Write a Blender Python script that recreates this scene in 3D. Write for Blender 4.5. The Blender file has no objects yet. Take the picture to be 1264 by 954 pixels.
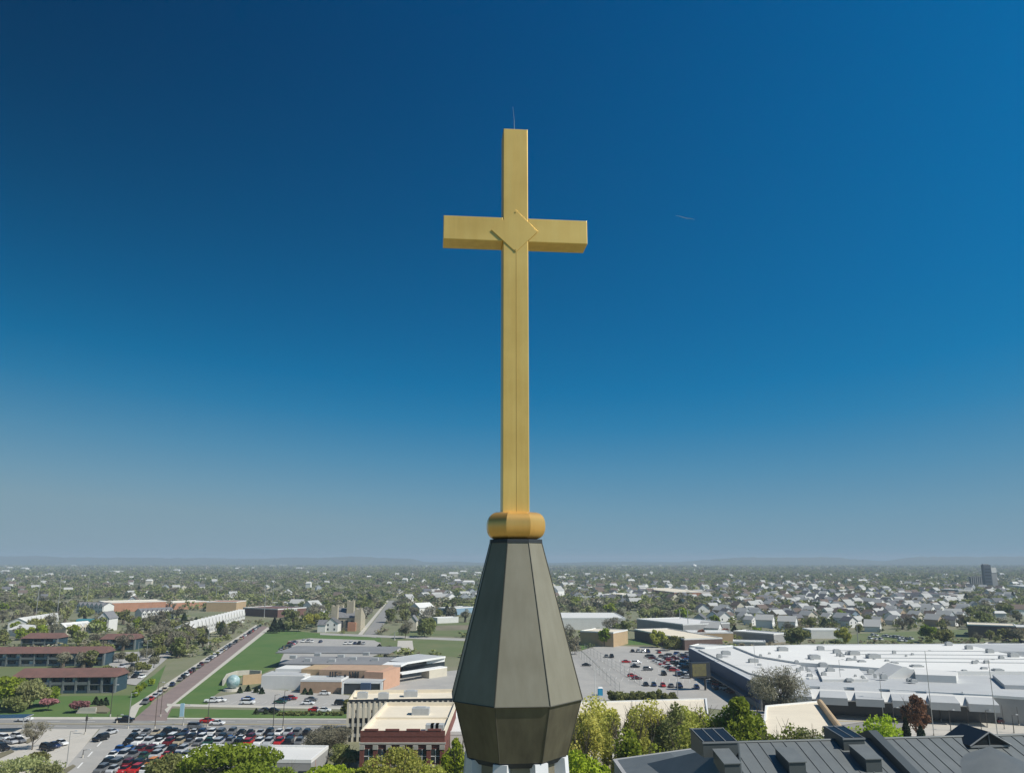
import bpy, math, random
import numpy as np
from mathutils import Vector, Matrix
R = math.radians
random.seed(7); rng = np.random.default_rng(7)
SC = bpy.context.scene
COL = SC.collection

# ---------------------------------------------------------------- camera
H, F, CX, CY = 49.0, 973.0, 632.0, 477.0          # eye height, focal length in photo pixels, centre
PITCH = math.atan((692.7-CY)/F)
cam = bpy.data.cameras.new('camera'); cam.sensor_width = 36; cam.lens = 36*F/1264
cam.clip_start = 0.1; cam.clip_end = 60000
camo = bpy.data.objects.new('camera', cam); COL.objects.link(camo)
camo.location = (0, 0, H); camo.rotation_euler = (R(90)+PITCH, 0, 0)
SC.camera = camo

# ---------------------------------------------------------------- light
SUN_AZ, SUN_EL = 112.0, 47.0                       # clockwise from +Y (view direction), elevation
w = bpy.data.worlds.new("World"); SC.world = w; w.use_nodes = True
nt = w.node_tree; bg = nt.nodes['Background']
sky = nt.nodes.new('ShaderNodeTexSky'); sky.sky_type = 'NISHITA'; sky.sun_disc = False
sky.sun_elevation = R(SUN_EL); sky.sun_rotation = R(SUN_AZ)
sky.altitude = 300; sky.air_density = 1.0; sky.dust_density = 0.2; sky.ozone_density = 3.0
sep = nt.nodes.new('ShaderNodeSeparateColor'); nt.links.new(sky.outputs[0], sep.inputs[0])
k6 = nt.nodes.new('ShaderNodeMath'); k6.operation = 'MULTIPLY'; k6.inputs[1].default_value = 0.06
nt.links.new(sep.outputs['Green'], k6.inputs[0])     # clear, polarised-looking air: the sky's brightness graded to deep blue
rmp = nt.nodes.new('ShaderNodeValToRGB'); cr = rmp.color_ramp; cr.interpolation = 'LINEAR'
SKYC = [(.05,(0,.045,.155)),(.085,(0,.062,.195)),(.12,(0,.091,.25)),(.155,(0,.122,.31)),(.195,(.002,.162,.37)),(.23,(.018,.20,.405)),(.29,(.075,.26,.43)),(.36,(.145,.31,.435)),(.42,(.20,.335,.42)),(.55,(.245,.345,.405))]
while len(cr.elements) < len(SKYC): cr.elements.new(0.5)
for e, (p_, c_) in zip(cr.elements, SKYC): e.position = p_; e.color = (*c_, 1)
nt.links.new(k6.outputs[0], rmp.inputs[0])
tcw = nt.nodes.new('ShaderNodeTexCoord'); dt = nt.nodes.new('ShaderNodeVectorMath'); dt.operation = 'DOT_PRODUCT'; dt.inputs[1].default_value = (1,0,0)
nt.links.new(tcw.outputs['Generated'], dt.inputs[0])
sxz = nt.nodes.new('ShaderNodeSeparateXYZ'); nt.links.new(tcw.outputs['Generated'], sxz.inputs[0])
mz = nt.nodes.new('ShaderNodeMapRange'); mz.interpolation_type = 'SMOOTHSTEP'; mz.inputs['From Min'].default_value = .05; mz.inputs['From Max'].default_value = .62; mz.inputs['To Max'].default_value = 9.5
nt.links.new(sxz.outputs['Z'], mz.inputs['Value'])
mw = nt.nodes.new('ShaderNodeMath'); mw.operation = 'MULTIPLY'; nt.links.new(dt.outputs['Value'], mw.inputs[0]); nt.links.new(mz.outputs[0], mw.inputs[1])
mrw = nt.nodes.new('ShaderNodeMath'); mrw.operation = 'ADD'; mrw.inputs[1].default_value = 10.0; nt.links.new(mw.outputs[0], mrw.inputs[0])
vm = nt.nodes.new('ShaderNodeVectorMath'); vm.operation = 'SCALE'
nt.links.new(rmp.outputs[0], vm.inputs[0]); nt.links.new(mrw.outputs[0], vm.inputs['Scale'])
nt.links.new(vm.outputs[0], bg.inputs[0]); bg.inputs[1].default_value = 0.10
sl = bpy.data.lights.new('sun', 'SUN'); sl.energy = 5.0; sl.angle = R(0.5); sl.color = (1.0, 0.95, 0.87)
so = bpy.data.objects.new('sun', sl); COL.objects.link(so)
az, el = R(SUN_AZ), R(SUN_EL)
sdir = Vector((math.sin(az)*math.cos(el), math.cos(az)*math.cos(el), math.sin(el)))
so.rotation_euler = sdir.to_track_quat('Z', 'Y').to_euler(); so.location = (200, -80, 300)
SC.view_settings.view_transform = 'Standard'; SC.view_settings.look = 'None'
SC.view_settings.exposure = 0.0; SC.view_settings.gamma = 1.0; SC.view_settings.use_curve_mapping = False
SC.cycles.volume_bounces = 0; SC.cycles.max_bounces = 5; SC.cycles.diffuse_bounces = 2
SC.cycles.transparent_max_bounces = 8

# ---------------------------------------------------------------- pixel rays onto real planes
SP, CP = math.sin(PITCH), math.cos(PITCH)
def ray(px, py):
    v = (CY-py)/F
    return Vector(((px-CX)/F, CP-SP*v, SP+CP*v))
def G(px, py, z=0.0):                              # where the sight line meets the horizontal plane at height z
    d = ray(px, py); t = (z-H)/d.z
    return Vector((d.x*t, d.y*t, z))
def V(px, py, D):                                  # ... meets the vertical plane at distance D
    d = ray(px, py); t = D/d.y
    return Vector((d.x*t, D, H+d.z*t))

# ---------------------------------------------------------------- materials
def mat(name, col, rough=0.8, metal=0.0, var=0.0, scale=1.0, col2=None, bump=0.0, bscale=None, obj_var=0.0, spec=0.5, coords='Object'):
    m = bpy.data.materials.new(name); m.use_nodes = True
    t = m.node_tree; b = t.nodes['Principled BSDF']
    b.inputs['Base Color'].default_value = (*col, 1); b.inputs['Roughness'].default_value = rough
    b.inputs['Metallic'].default_value = metal; b.inputs['Specular IOR Level'].default_value = spec
    if var or col2 or bump or obj_var:
        tc = t.nodes.new('ShaderNodeTexCoord')
        n = t.nodes.new('ShaderNodeTexNoise'); n.inputs['Scale'].default_value = scale
        n.inputs['Detail'].default_value = 8; n.inputs['Roughness'].default_value = 0.72
        t.links.new(tc.outputs[coords], n.inputs['Vector'])
        mr = t.nodes.new('ShaderNodeMapRange')
        mr.inputs['From Min'].default_value = 0.3; mr.inputs['From Max'].default_value = 0.7
        t.links.new(n.outputs['Fac'], mr.inputs['Value'])
        mx = t.nodes.new('ShaderNodeMix'); mx.data_type = 'RGBA'
        c2 = col2 if col2 else tuple(c*(1-var) for c in col); c1 = col if col2 else tuple(min(1, c*(1+var)) for c in col)
        mx.inputs[6].default_value = (*c1, 1); mx.inputs[7].default_value = (*c2, 1)
        t.links.new(mr.outputs[0], mx.inputs[0]); out = mx.outputs[2]
        if obj_var:
            oi = t.nodes.new('ShaderNodeObjectInfo'); hs = t.nodes.new('ShaderNodeHueSaturation')
            m1 = t.nodes.new('ShaderNodeMapRange'); m1.inputs['To Min'].default_value = 1-obj_var; m1.inputs['To Max'].default_value = 1+obj_var
            m2 = t.nodes.new('ShaderNodeMapRange'); m2.inputs['To Min'].default_value = 0.5-obj_var*0.06; m2.inputs['To Max'].default_value = 0.5+obj_var*0.06
            mm = t.nodes.new('ShaderNodeMath'); mm.operation = 'FRACT'; m7 = t.nodes.new('ShaderNodeMath'); m7.operation = 'MULTIPLY'; m7.inputs[1].default_value = 7.31
            t.links.new(oi.outputs['Random'], m1.inputs['Value']); t.links.new(oi.outputs['Random'], m7.inputs[0])
            t.links.new(m7.outputs[0], mm.inputs[0]); t.links.new(mm.outputs[0], m2.inputs['Value'])
            t.links.new(m1.outputs[0], hs.inputs['Value']); t.links.new(m2.outputs[0], hs.inputs['Hue'])
            t.links.new(out, hs.inputs['Color']); out = hs.outputs[0]
        t.links.new(out, b.inputs['Base Color'])
        if bump:
            n2 = t.nodes.new('ShaderNodeTexNoise'); n2.inputs['Scale'].default_value = bscale or scale*4
            n2.inputs['Detail'].default_value = 3
            t.links.new(tc.outputs[coords], n2.inputs['Vector'])
            bp = t.nodes.new('ShaderNodeBump'); bp.inputs['Strength'].default_value = bump; bp.inputs['Distance'].default_value = 0.05
            t.links.new(n2.outputs['Fac'], bp.inputs['Height']); t.links.new(bp.outputs[0], b.inputs['Normal'])
    return m

# ---------------------------------------------------------------- mesh helpers
class MB:
    def __init__(s): s.v = []; s.f = []; s.m = []
    def add(s, vs, fs, mi=0):
        o = len(s.v); s.v += [tuple(v) for v in vs]
        for f in fs: s.f.append(tuple(i+o for i in f)); s.m.append(mi)
    def quad(s, a, b, c, d, mi=0): s.add([a, b, c, d], [(0, 1, 2, 3)], mi)
    def box(s, x0, x1, y0, y1, z0, z1, mi=0, skip=''):
        vs = [(x0,y0,z0),(x1,y0,z0),(x1,y1,z0),(x0,y1,z0),(x0,y0,z1),(x1,y0,z1),(x1,y1,z1),(x0,y1,z1)]
        fs = [(3,2,1,0),(4,5,6,7),(0,1,5,4),(1,2,6,5),(2,3,7,6),(3,0,4,7)]
        s.add(vs, [f for i, f in enumerate(fs) if str(i) not in skip], mi)
    def hull(s, lo, hi, mi=0):                      # two rings of equal length -> closed solid
        n = len(lo); s.add(list(lo)+list(hi), [tuple(range(n-1,-1,-1)), tuple(range(n, 2*n))]+[(i,(i+1)%n,n+(i+1)%n,n+i) for i in range(n)], mi)
    def tube(s, p0, p1, r0, r1=None, n=6, mi=0, caps=True):
        r1 = r0 if r1 is None else r1
        p0, p1 = Vector(p0), Vector(p1); d = (p1-p0).normalized()
        u = d.cross(Vector((0,0,1))) if abs(d.z) < .99 else Vector((1,0,0)); u.normalize(); w_ = d.cross(u)
        r = [[p+(u*math.cos(a)+w_*math.sin(a))*rr for a in [2*math.pi*k/n for k in range(n)]] for p, rr in ((p0,r0),(p1,r1))]
        fs = [(i,(i+1)%n,n+(i+1)%n,n+i) for i in range(n)]
        if caps: fs += [tuple(range(n-1,-1,-1)), tuple(range(n,2*n))]
        s.add(r[0]+r[1], fs, mi)
    def mesh(s, name, mats, smooth=False):
        me = bpy.data.meshes.new(name); me.from_pydata(s.v, [], s.f)
        for m in (mats if isinstance(mats, (list, tuple)) else [mats]): me.materials.append(m)
        if any(s.m): me.polygons.foreach_set('material_index', s.m)
        if smooth: me.polygons.foreach_set('use_smooth', [True]*len(s.f))
        me.update(); return me
    def build(s, name, mats, parent=None, smooth=False):
        return link(name, s.mesh(name, mats, smooth), parent)
def link(name, me, parent=None, loc=None, rz=None):
    o = bpy.data.objects.new(name, me); COL.objects.link(o)
    if parent is not None: o.parent = parent
    if loc is not None: o.location = loc
    if rz is not None: o.rotation_euler = (0, 0, rz)
    return o
def tag(o, label=None, cat=None, group=None, kind=None):
    if label: o['label'] = label
    if cat: o['category'] = cat
    if group: o['group'] = group
    if kind: o['kind'] = kind
    return o
def thing(name, label, cat, loc=(0,0,0), rz=0.0, group=None):
    o = bpy.data.objects.new(name, None); COL.objects.link(o); o.empty_display_size = 0.2
    o.location = loc; o.rotation_euler = (0,0,rz)
    return tag(o, label, cat, group)
def copy_tree(o, parent=None):
    c = o.copy(); COL.objects.link(c)
    if parent is not None: c.parent = parent
    for ch in o.children: copy_tree(ch, c)
    return c
ORD = 'first second third fourth fifth sixth seventh eighth ninth tenth eleventh twelfth thirteenth fourteenth fifteenth sixteenth seventeenth eighteenth nineteenth'.split()
TENS = {20:'twentieth',30:'thirtieth',40:'fortieth',50:'fiftieth',60:'sixtieth'}
TW = {20:'twenty',30:'thirty',40:'forty',50:'fifty',60:'sixty'}
def nth(i):                                        # 1 -> first
    if i < 20: return ORD[i-1]
    t = i//10*10
    return TENS[t] if i == t else TW[t]+'-'+ORD[i-t-1]

# ================================================================ THE SETTING
m_ground = mat('ground', (0.14,0.165,0.07), 0.95, scale=0.012, col2=(0.24,0.22,0.15))
g = MB(); g.quad((-14000,-3000,0),(14000,-3000,0),(14000,14000,0),(-14000,14000,0))
tag(g.build('ground', m_ground), 'wide flat plain under the town, green and brown to the horizon', kind='structure')

sky_line = [(-200,686),(0,686),(60,686.5),(85,687.5),(200,688),(300,689),(440,687),(508,689),(522,693),(600,694),(700,694),(780,693),(840,693),(870,690.5),(930,687.5),(1040,688),(1066,691.5),(1092,692),(1120,688),(1180,687),(1264,687),(1500,688)]
def hills(name, d0, d1, d2, dy, m, label, seed, lo=-150, hi=1500):
    xs = np.arange(-300, 1560, 6.0); rows = [(d0,0.0),((d0+d1)/2,0.72),(d1,1.0),((d1+d2)/2,.8),(d2,0.0)]
    sx = np.interp(xs, [p[0] for p in sky_line], [p[1] for p in sky_line])
    rr = np.random.default_rng(seed); nz = np.interp(xs, xs[::4], rr.normal(0,.35,len(xs[::4])))
    vs = []; fs = []
    for j, (d, k) in enumerate(rows):
        for i, px in enumerate(xs):
            top = V(px, sx[i]+dy+nz[i], d1); x = (px-CX)/F*d/1.025
            vs.append((x, d, max(0.0, top.z)*k*(1+rr.normal(0,.03)) - (2 if k == 0 else 0)))
    n = len(xs)
    for j in range(len(rows)-1):
        for i in range(n-1): fs.append((j*n+i, j*n+i+1, (j+1)*n+i+1, (j+1)*n+i))
    b = MB(); b.add(vs, fs); return tag(b.build(name, m, smooth=True), label, kind='structure')
m_hill = mat('hill_woods', (0.06,0.085,0.05), 0.95, scale=0.004, col2=(0.09,0.11,0.07))
hills('hills', 9000, 10500, 12500, 0.0, m_hill, 'long low wooded bluffs along the horizon fading blue', 3)

# ---------------------------------------------------------------- air
m_haze = bpy.data.materials.new('haze_air'); m_haze.use_nodes = True
t = m_haze.node_tree; t.nodes.remove(t.nodes['Principled BSDF'])
pv = t.nodes.new('ShaderNodeVolumePrincipled'); pv.inputs['Color'].default_value = (0.66,0.82,0.95,1)
pv.inputs['Density'].default_value = 0.00014; pv.inputs['Anisotropy'].default_value = 0.0
t.links.new(pv.outputs[0], t.nodes['Material Output'].inputs['Volume'])
b = MB(); b.box(-14500,14500,-3500,14500,-1.5,125)
tag(b.build('haze', m_haze), 'thin blue haze lying over the distant town and hills', kind='stuff')

# ================================================================ THE SPIRE
D = 14.0; RZ = R(5.4)
def ringmesh(levels, n=8, a0=22.5, m=None):        # octagonal shell through (z, r) levels
    b = MB(); k = len(levels)
    for j, (z, r) in enumerate(levels):
        b.v += [(r*math.cos(R(a0+45*i)), r*math.sin(R(a0+45*i)), z) for i in range(n)]
    for j in range(k-1):
        for i in range(n): b.f.append((j*n+i, j*n+(i+1)%n, (j+1)*n+(i+1)%n, (j+1)*n+i)); b.m.append(0)
    return b
def metal(name, c1, c2, rough, metallic, streak=(6,6,0.5)):
    m = bpy.data.materials.new(name); m.use_nodes = True; t = m.node_tree; p = t.nodes['Principled BSDF']
    tc = t.nodes.new('ShaderNodeTexCoord'); mp = t.nodes.new('ShaderNodeMapping'); mp.inputs['Scale'].default_value = streak
    n = t.nodes.new('ShaderNodeTexNoise'); n.inputs['Scale'].default_value = 1; n.inputs['Detail'].default_value = 6; n.inputs['Roughness'].default_value = .6
    n2 = t.nodes.new('ShaderNodeTexNoise'); n2.inputs['Scale'].default_value = 1.3; n2.inputs['Detail'].default_value = 4
    cr = t.nodes.new('ShaderNodeMapRange'); cr.inputs['From Min'].default_value = .35; cr.inputs['From Max'].default_value = .68
    mu = t.nodes.new('ShaderNodeMath'); mu.operation = 'ADD'; mh = t.nodes.new('ShaderNodeMath'); mh.operation = 'MULTIPLY'; mh.inputs[1].default_value = .5
    mx = t.nodes.new('ShaderNodeMix'); mx.data_type = 'RGBA'; mx.inputs[6].default_value = (*c1,1); mx.inputs[7].default_value = (*c2,1)
    t.links.new(tc.outputs['Object'], mp.inputs[0]); t.links.new(mp.outputs[0], n.inputs['Vector']); t.links.new(tc.outputs['Object'], n2.inputs['Vector'])
    t.links.new(n.outputs['Fac'], mu.inputs[0]); t.links.new(n2.outputs['Fac'], mu.inputs[1]); t.links.new(mu.outputs[0], mh.inputs[0])
    t.links.new(mh.outputs[0], cr.inputs[0]); t.links.new(cr.outputs[0], mx.inputs[0]); t.links.new(mx.outputs[2], p.inputs['Base Color'])
    mr = t.nodes.new('ShaderNodeMapRange'); mr.inputs['To Min'].default_value = rough-.06; mr.inputs['To Max'].default_value = rough+.1
    t.links.new(n.outputs['Fac'], mr.inputs[0]); t.links.new(mr.outputs[0], p.inputs['Roughness'])
    p.inputs['Metallic'].default_value = metallic
    bp = t.nodes.new('ShaderNodeBump'); bp.inputs['Strength'].default_value = .12; bp.inputs['Distance'].default_value = .02
    t.links.new(n2.outputs['Fac'], bp.inputs['Height']); t.links.new(bp.outputs[0], p.inputs['Normal'])
    return m
m_gold = metal('gold_paint', (0.97,0.66,0.20), (0.74,0.475,0.125), 0.36, 0.45)
m_gleam = metal('gold_leaf', (0.95,0.56,0.17), (0.80,0.45,0.12), 0.30, 0.60)
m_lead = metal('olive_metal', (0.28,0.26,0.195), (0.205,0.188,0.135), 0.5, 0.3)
m_lead2 = metal('stained_shaded_metal', (0.17,0.155,0.105), (0.07,0.062,0.045), 0.5, 0.3, streak=(5,5,1.2))  # dark stains, plus shade of the down-tilted facets put into the colour
m_goldseam = mat('gold_seam', (0.58,0.38,0.11), 0.5, metal=.4)
m_seam = mat('seam_metal', (0.10,0.095,0.075), 0.5, metal=.4)
m_white = mat('white_trim', (0.72,0.73,0.74), 0.6, var=.06, scale=3)
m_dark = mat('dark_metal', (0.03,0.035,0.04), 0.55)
m_stone = mat('limestone', (0.42,0.40,0.35), 0.85, var=.15, scale=.6)

base = V(636, 665, D)
lv = lambda y, xl, xr: (V(636, y, D).z, (V(xr, y, D).x - V(xl, y, D).x)/2/0.955)
cxw = V(636.5, 667, D).x
zt, rt = lv(668, 605, 667.5); zw, rw = lv(858, 559, 719); zb, rb = lv(927, 577, 701)
sp = thing('church_spire', 'grey-olive octagonal metal steeple cap above white ribs, under the golden cross', 'steeple', (cxw, D, 0), RZ)
sh = ringmesh([(zt, rt), (zw, rw)]); sh.f.append(tuple(range(8))); sh.m.append(0)
sh.build('upper_roof', m_lead, sp)
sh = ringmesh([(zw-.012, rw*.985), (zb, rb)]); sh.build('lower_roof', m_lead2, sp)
for i in range(8):                                  # rolled seams on each corner, hip and rim
    a = R(22.5+45*i); c, s_ = math.cos(a), math.sin(a); a2 = R(22.5+45*(i+1)); c2, s2 = math.cos(a2), math.sin(a2)
    b = MB(); b.tube((rt*c,rt*s_,zt), (rw*c,rw*s_,zw), .011, .012, 6); b.tube((rw*c*.985,rw*s_*.985,zw), (rb*c,rb*s_,zb), .010, .010, 6)
    b.tube((rw*c*1.003,rw*s_*1.003,zw-.008), (rw*c2*1.003,rw*s2*1.003,zw-.008), .010, .010, 6)
    b.build('corner_seam', m_seam, sp)
capo = ringmesh([(zt-.03, rt+.02), (zt+.03, rt+.015), (zt+.035, rt*.55)]); capo.build('cap_flashing', m_dark, sp)
# ribs and shaft going on down to the church
zs = zb - .02; rs = rb*.90
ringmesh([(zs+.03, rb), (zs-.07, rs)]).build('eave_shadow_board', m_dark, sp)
ringmesh([(zs, rs*.93), (zs-2.2, rs*1.0)]).build('belfry_wall', m_lead, sp)
for i in range(8):
    a = R(22.5+45*i); b = MB(); wd = .115
    for sgn in (0,):
        rr = rs+.02
        lo = []; hi = []
        for (u, v_) in ((-wd,-.2),(wd,-.2),(wd,.05),(-wd,.05)):
            lo.append((math.cos(a)*(rr+v_+.16)-math.sin(a)*u, math.sin(a)*(rr+v_+.16)+math.cos(a)*u, zs-2.2))
            hi.append((math.cos(a)*(rr+v_)-math.sin(a)*u, math.sin(a)*(rr+v_)+math.cos(a)*u, zs))
        b.hull(lo, hi)
    b.build('rib', m_white, sp)
ringmesh([(zs-2.2, rs*1.35), (zs-2.5, rs*1.4), (zs-2.6, rs*1.2), (zs-9, rs*2.3), (zs-9.1, rs*2.6), (zs-9.6, rs*2.6)]).build('spire_roof', m_lead, sp)
b = MB(); b.box(-2.7,2.7,-2.7,2.7,0,zs-9.5); b.build('bell_tower', m_stone, sp)

# golden collar: eight mitred rounded panels
zr0, zr1 = V(636,666,D).z, V(636,632.5,D).z; zc = (zr0+zr1)/2; hz = (zr1-zr0)/2; Rr = (V(671.5,650,D).x-V(600,650,D).x)/2/.95
cr_ = thing('golden_cross', 'tall gold cross with diamond centre plate standing on the steeple top', 'cross', (cxw, D, zr0), RZ)
for i in range(8):
    b = MB(); prof = []
    for k in range(17):
        t_ = math.pi*(k/16-.5); ex = .75
        prof.append((Rr-hz + 1.02*hz*abs(math.cos(t_))**ex, hz + hz*math.copysign(abs(math.sin(t_))**.85, math.sin(t_))))
    vs = []
    for (r, z) in [(.05, 0.0)]+prof+[(.05, 2*hz)]:
        for a in (R(22.5+45*i), R(22.5+45*(i+1))): vs.append((r*math.cos(a), r*math.sin(a), z))
    b.add(vs, [(2*k, 2*k+1, 2*k+3, 2*k+2) for k in range(len(vs)//2-1)])
    b.build('collar_panel', m_gleam, cr_, smooth=True)
def frustum(b, x0, x1, y0, y1, z0, z1, bev=.012):
    b.box(x0, x1, y0, y1, z0, z1)
def bevel_box(name, x0, x1, y0, y1, z0, z1, m, parent, bev=.012):
    b = MB(); b.box(x0,x1,y0,y1,z0,z1); o = b.build(name, m, parent)
    md = o.modifiers.new('edge', 'BEVEL'); md.width = bev; md.segments = 2; return o
ztop = V(635,160,D-.22).z - zr0
hw = (V(650.3,300,D-.22).x - V(619.3,300,D-.22).x)/2
cx0 = V(635.2,400,D-.22).x - cxw
bevel_box('upright', cx0-hw, cx0+hw, -hw, hw, 2*hz-.05, ztop, m_gold, cr_)
za1 = V(635,269.5,D-.22).z - zr0; za0 = V(635,298.5,D-.22).z - zr0
xl = V(545.5,290,D-.3).x - cxw; xr = V(724,290,D-.1).x - cxw
hd = hw*.97
bevel_box('arm', xl, cx0-hw-.001, -hd, hd, za0, za1, m_gold, cr_)
bevel_box('arm', cx0+hw+.001, xr, -hd, hd, za0, za1, m_gold, cr_)
zc2 = V(635,285.5,D-.22).z - zr0; dz = .425; dx = .44
b = MB(); y0 = -hw-.03; y1 = -hw+.002
for sgn in (1,-1):
    ring = [(cx0, 0, zc2+dz), (cx0-.02+dx, 0, zc2), (cx0, 0, zc2-dz), (cx0-.02-dx, 0, zc2)]
    lo = [(x, sgn*(hw+.013), z) for x,_,z in ring]; hi = [(x, sgn*(hw-.001), z) for x,_,z in ring]
    b = MB(); b.hull(lo, hi); o_ = b.build('diamond_plate', m_gold, cr_); md = o_.modifiers.new('edge', 'BEVEL'); md.width = .004; md.segments = 1
b = MB(); b.tube((cx0+.01,-hw-.001,zc2-dz-.0),(cx0+.01,-hw-.001,2*hz),.0035,.0035,5); b.build('sheet_seam', m_goldseam, cr_)
for (z_, s_) in ((zc2+dz-.05,1),(zc2-dz+.05,1)):
    b = MB(); b.tube((cx0,-hw-.011,z_),(cx0,-hw-.024,z_),.014,.014,8); b.build('rivet', m_gold, cr_)
b = MB()
zz = ztop; b.tube((cx0,0,zz),(cx0-.005,0,zz+.33),.010,.007,6); b.tube((cx0-.005,0,zz+.33),(cx0-.03,0,zz+.62),.006,.003,6)
b.build('lightning_rod', mat('bright_steel',(0.5,0.5,0.5),.35,metal=.8), cr_)

# ================================================================ GROUND SHEETS, ROADS
FOOT = []                                            # world outlines that trees and houses keep clear of
def inside(x, y, poly):
    c = False; n = len(poly); j = n-1
    for i in range(n):
        xi, yi = poly[i]; xj, yj = poly[j]
        if (yi > y) != (yj > y) and x < (xj-xi)*(y-yi)/(yj-yi)+xi: c = not c
        j = i
    return c
def free(x, y): return not any(inside(x, y, f) for f in FOOT)
ZL = [0.0]
def sheet(name, pts, m, label=None, keep=True, kind='structure', thick=0.0):
    ZL[0] += 0.004; z = ZL[0]+thick
    P = [G(x, y) for x, y in pts]
    if keep: FOOT.append([(p.x, p.y) for p in P])
    b = MB()
    if thick:
        b.hull([(p.x, p.y, 0) for p in P][::-1], [(p.x, p.y, z) for p in P][::-1])
    else: b.add([(p.x, p.y, z) for p in P], [tuple(range(len(P)))])
    o = b.build(name, m); o['kind'] = kind
    if label: o['label'] = label
    me = o.data
    if not thick and me.polygons[0].normal.z < 0: me.flip_normals()
    return o
m_asph = mat('asphalt', (0.22,0.215,0.20), 0.9, scale=0.25, col2=(0.29,0.28,0.26))
m_asph_old = mat('pale_asphalt', (0.33,0.32,0.295), 0.9, scale=0.12, col2=(0.42,0.40,0.36))
m_conc = mat('concrete', (0.46,0.43,0.37), 0.9, scale=0.15, col2=(0.55,0.51,0.44))
m_walk = mat('sidewalk', (0.50,0.47,0.40), 0.9, var=.1, scale=.5)
m_brickrd = mat('brick_paving', (0.20,0.155,0.14), 0.9, scale=0.2, col2=(0.27,0.205,0.18))
m_lawn = mat('lawn', (0.055,0.13,0.02), 0.95, scale=0.05, col2=(0.11,0.165,0.04))
m_field = mat('field', (0.10,0.145,0.045), 0.95, scale=0.05, col2=(0.16,0.17,0.075))
m_dirt = mat('bare_soil', (0.24,0.20,0.14), 0.95, scale=0.05, col2=(0.15,0.14,0.08))
m_paint = mat('road_paint', (0.75,0.74,0.70), 0.7)
m_yline = mat('yellow_paint', (0.65,0.50,0.12), 0.7)

sheet('grass', [(-80,860),(150,858),(190,833),(205,820),(180,884),(178,886.5),(-80,885)], m_lawn)
sheet('grass', [(-80,800),(170,792),(215,800),(160,858),(-80,858)], m_field, keep=False)
sheet('avenue', [(-200,887.5),(430,888),(1500,872),(1500,897),(700,899),(430,900.5),(-200,898.5)], m_asph)
sheet('sidewalk', [(-200,884.8),(150,885),(164,888),(-200,887.6)], m_walk, thick=.1)
sheet('brick_street', [(163,889),(206,889),(212,875),(332,773),(317,772),(190,866)], m_brickrd)
sheet('lawn', [(208,872),(332,776),(420,783.5),(470,786),(470,792),(383,787),(356,790),(343,822),(322,832),(300,834),(262,860),(256,869)], m_lawn)
sheet('grass', [(212,874),(425,878),(430,886.5),(206,886)], m_lawn)
sheet('sidewalk', [(203,876),(330,774),(334,775.5),(212,872),(206,880)], m_walk, thick=.1)
sheet('sidewalk', [(162,872),(316,771),(318,772.4),(172,873),(166,886),(158,886)], m_walk, thick=.1)
sheet('sidewalk', [(206,868.6),(425,873.3),(426,875.4),(206,871.6)], m_walk, thick=.1)
sheet('sidewalk', [(206,886),(432,887),(432,888.3),(206,887.6)], m_walk, thick=.1)
sheet('school_parking_lot', [(255,870),(425,873),(432,858),(376,853),(320,850),(290,856),(264,860)], m_asph_old)
sheet('upper_parking_lot', [(343,822),(358,791),(383,787.5),(462,790),(482,800),(452,814)], m_asph_old)
sheet('concrete_parking_lot', [(-200,899.5),(122,899.5),(60,975),(-200,975)], m_conc)
sheet('side_street', [(124,899),(168,899),(112,980),(52,980)], m_asph_old)
sheet('packed_parking_lot', [(170,899),(400,900),(392,980),(114,980)], m_asph_old)
sheet('service_lane', [(500,833),(575,826),(575,870),(540,878),(430,876)], m_asph_old)
sheet('field', [(575,812),(700,800),(700,868),(575,870)], m_field, keep=False)
# fields and street beyond the school
sheet('field', [(470,787),(575,790),(590,812),(470,806)], m_field)
sheet('field', [(505,768),(590,768),(590,786),(480,784)], m_field)
sheet('dirt_strip', [(538,772),(590,771),(590,777),(538,778)], m_dirt)
sheet('street', [(447,785),(464,787),(491,741),(481,741)], m_asph)
sheet('sidewalk', [(441,784),(446,785),(480,741),(477.5,741)], m_walk)
sheet('street', [(395,783.4),(600,792),(600,789),(395,781)], m_asph_old)
sheet('path', [(491,790.5),(509,790.5),(511,804),(490,804)], m_conc)
# right-hand side
sheet('fenced_street', [(684,806),(717,803),(780,862),(712,867)], m_asph_old)
sheet('mall_parking_lot', [(718,803),(740,796),(850,801),(936,850),(1000,860),(1135,866),(1135,880),(1040,895),(780,862)], m_asph_old)
sheet('grass', [(725,788),(850,790),(850,797),(740,795),(718,802),(712,798)], m_lawn)
sheet('plaza', [(1135,865),(1420,858),(1420,873.5),(1135,877)], m_conc)
sheet('grass', [(1136,852),(1250,848),(1250,868),(1136,866)], m_lawn)
sheet('corner_lot', [(1120,893),(1420,889),(1420,925),(1110,925)], m_conc)
sheet('brown_lawn', [(1060,782),(1215,776),(1215,792),(1000,795)], m_field)
sheet('sandy_strip', [(852,790),(990,793),(990,797),(850,796)], m_dirt)
for k, (px, py) in enumerate([(1150,862),(1160,866),(1172,863),(1180,867),(1192,864)]):
    p = G(px, py); b = MB(); b.box(-4,4,-2,2,0,.25)
    tag(b.build('paving_slab', m_walk), nth(k+1)+' from the left of the pale paving slabs on the mall lawn', 'paving slab', 'paving slabs on the mall lawn').location = (p.x, p.y, .3)
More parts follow.
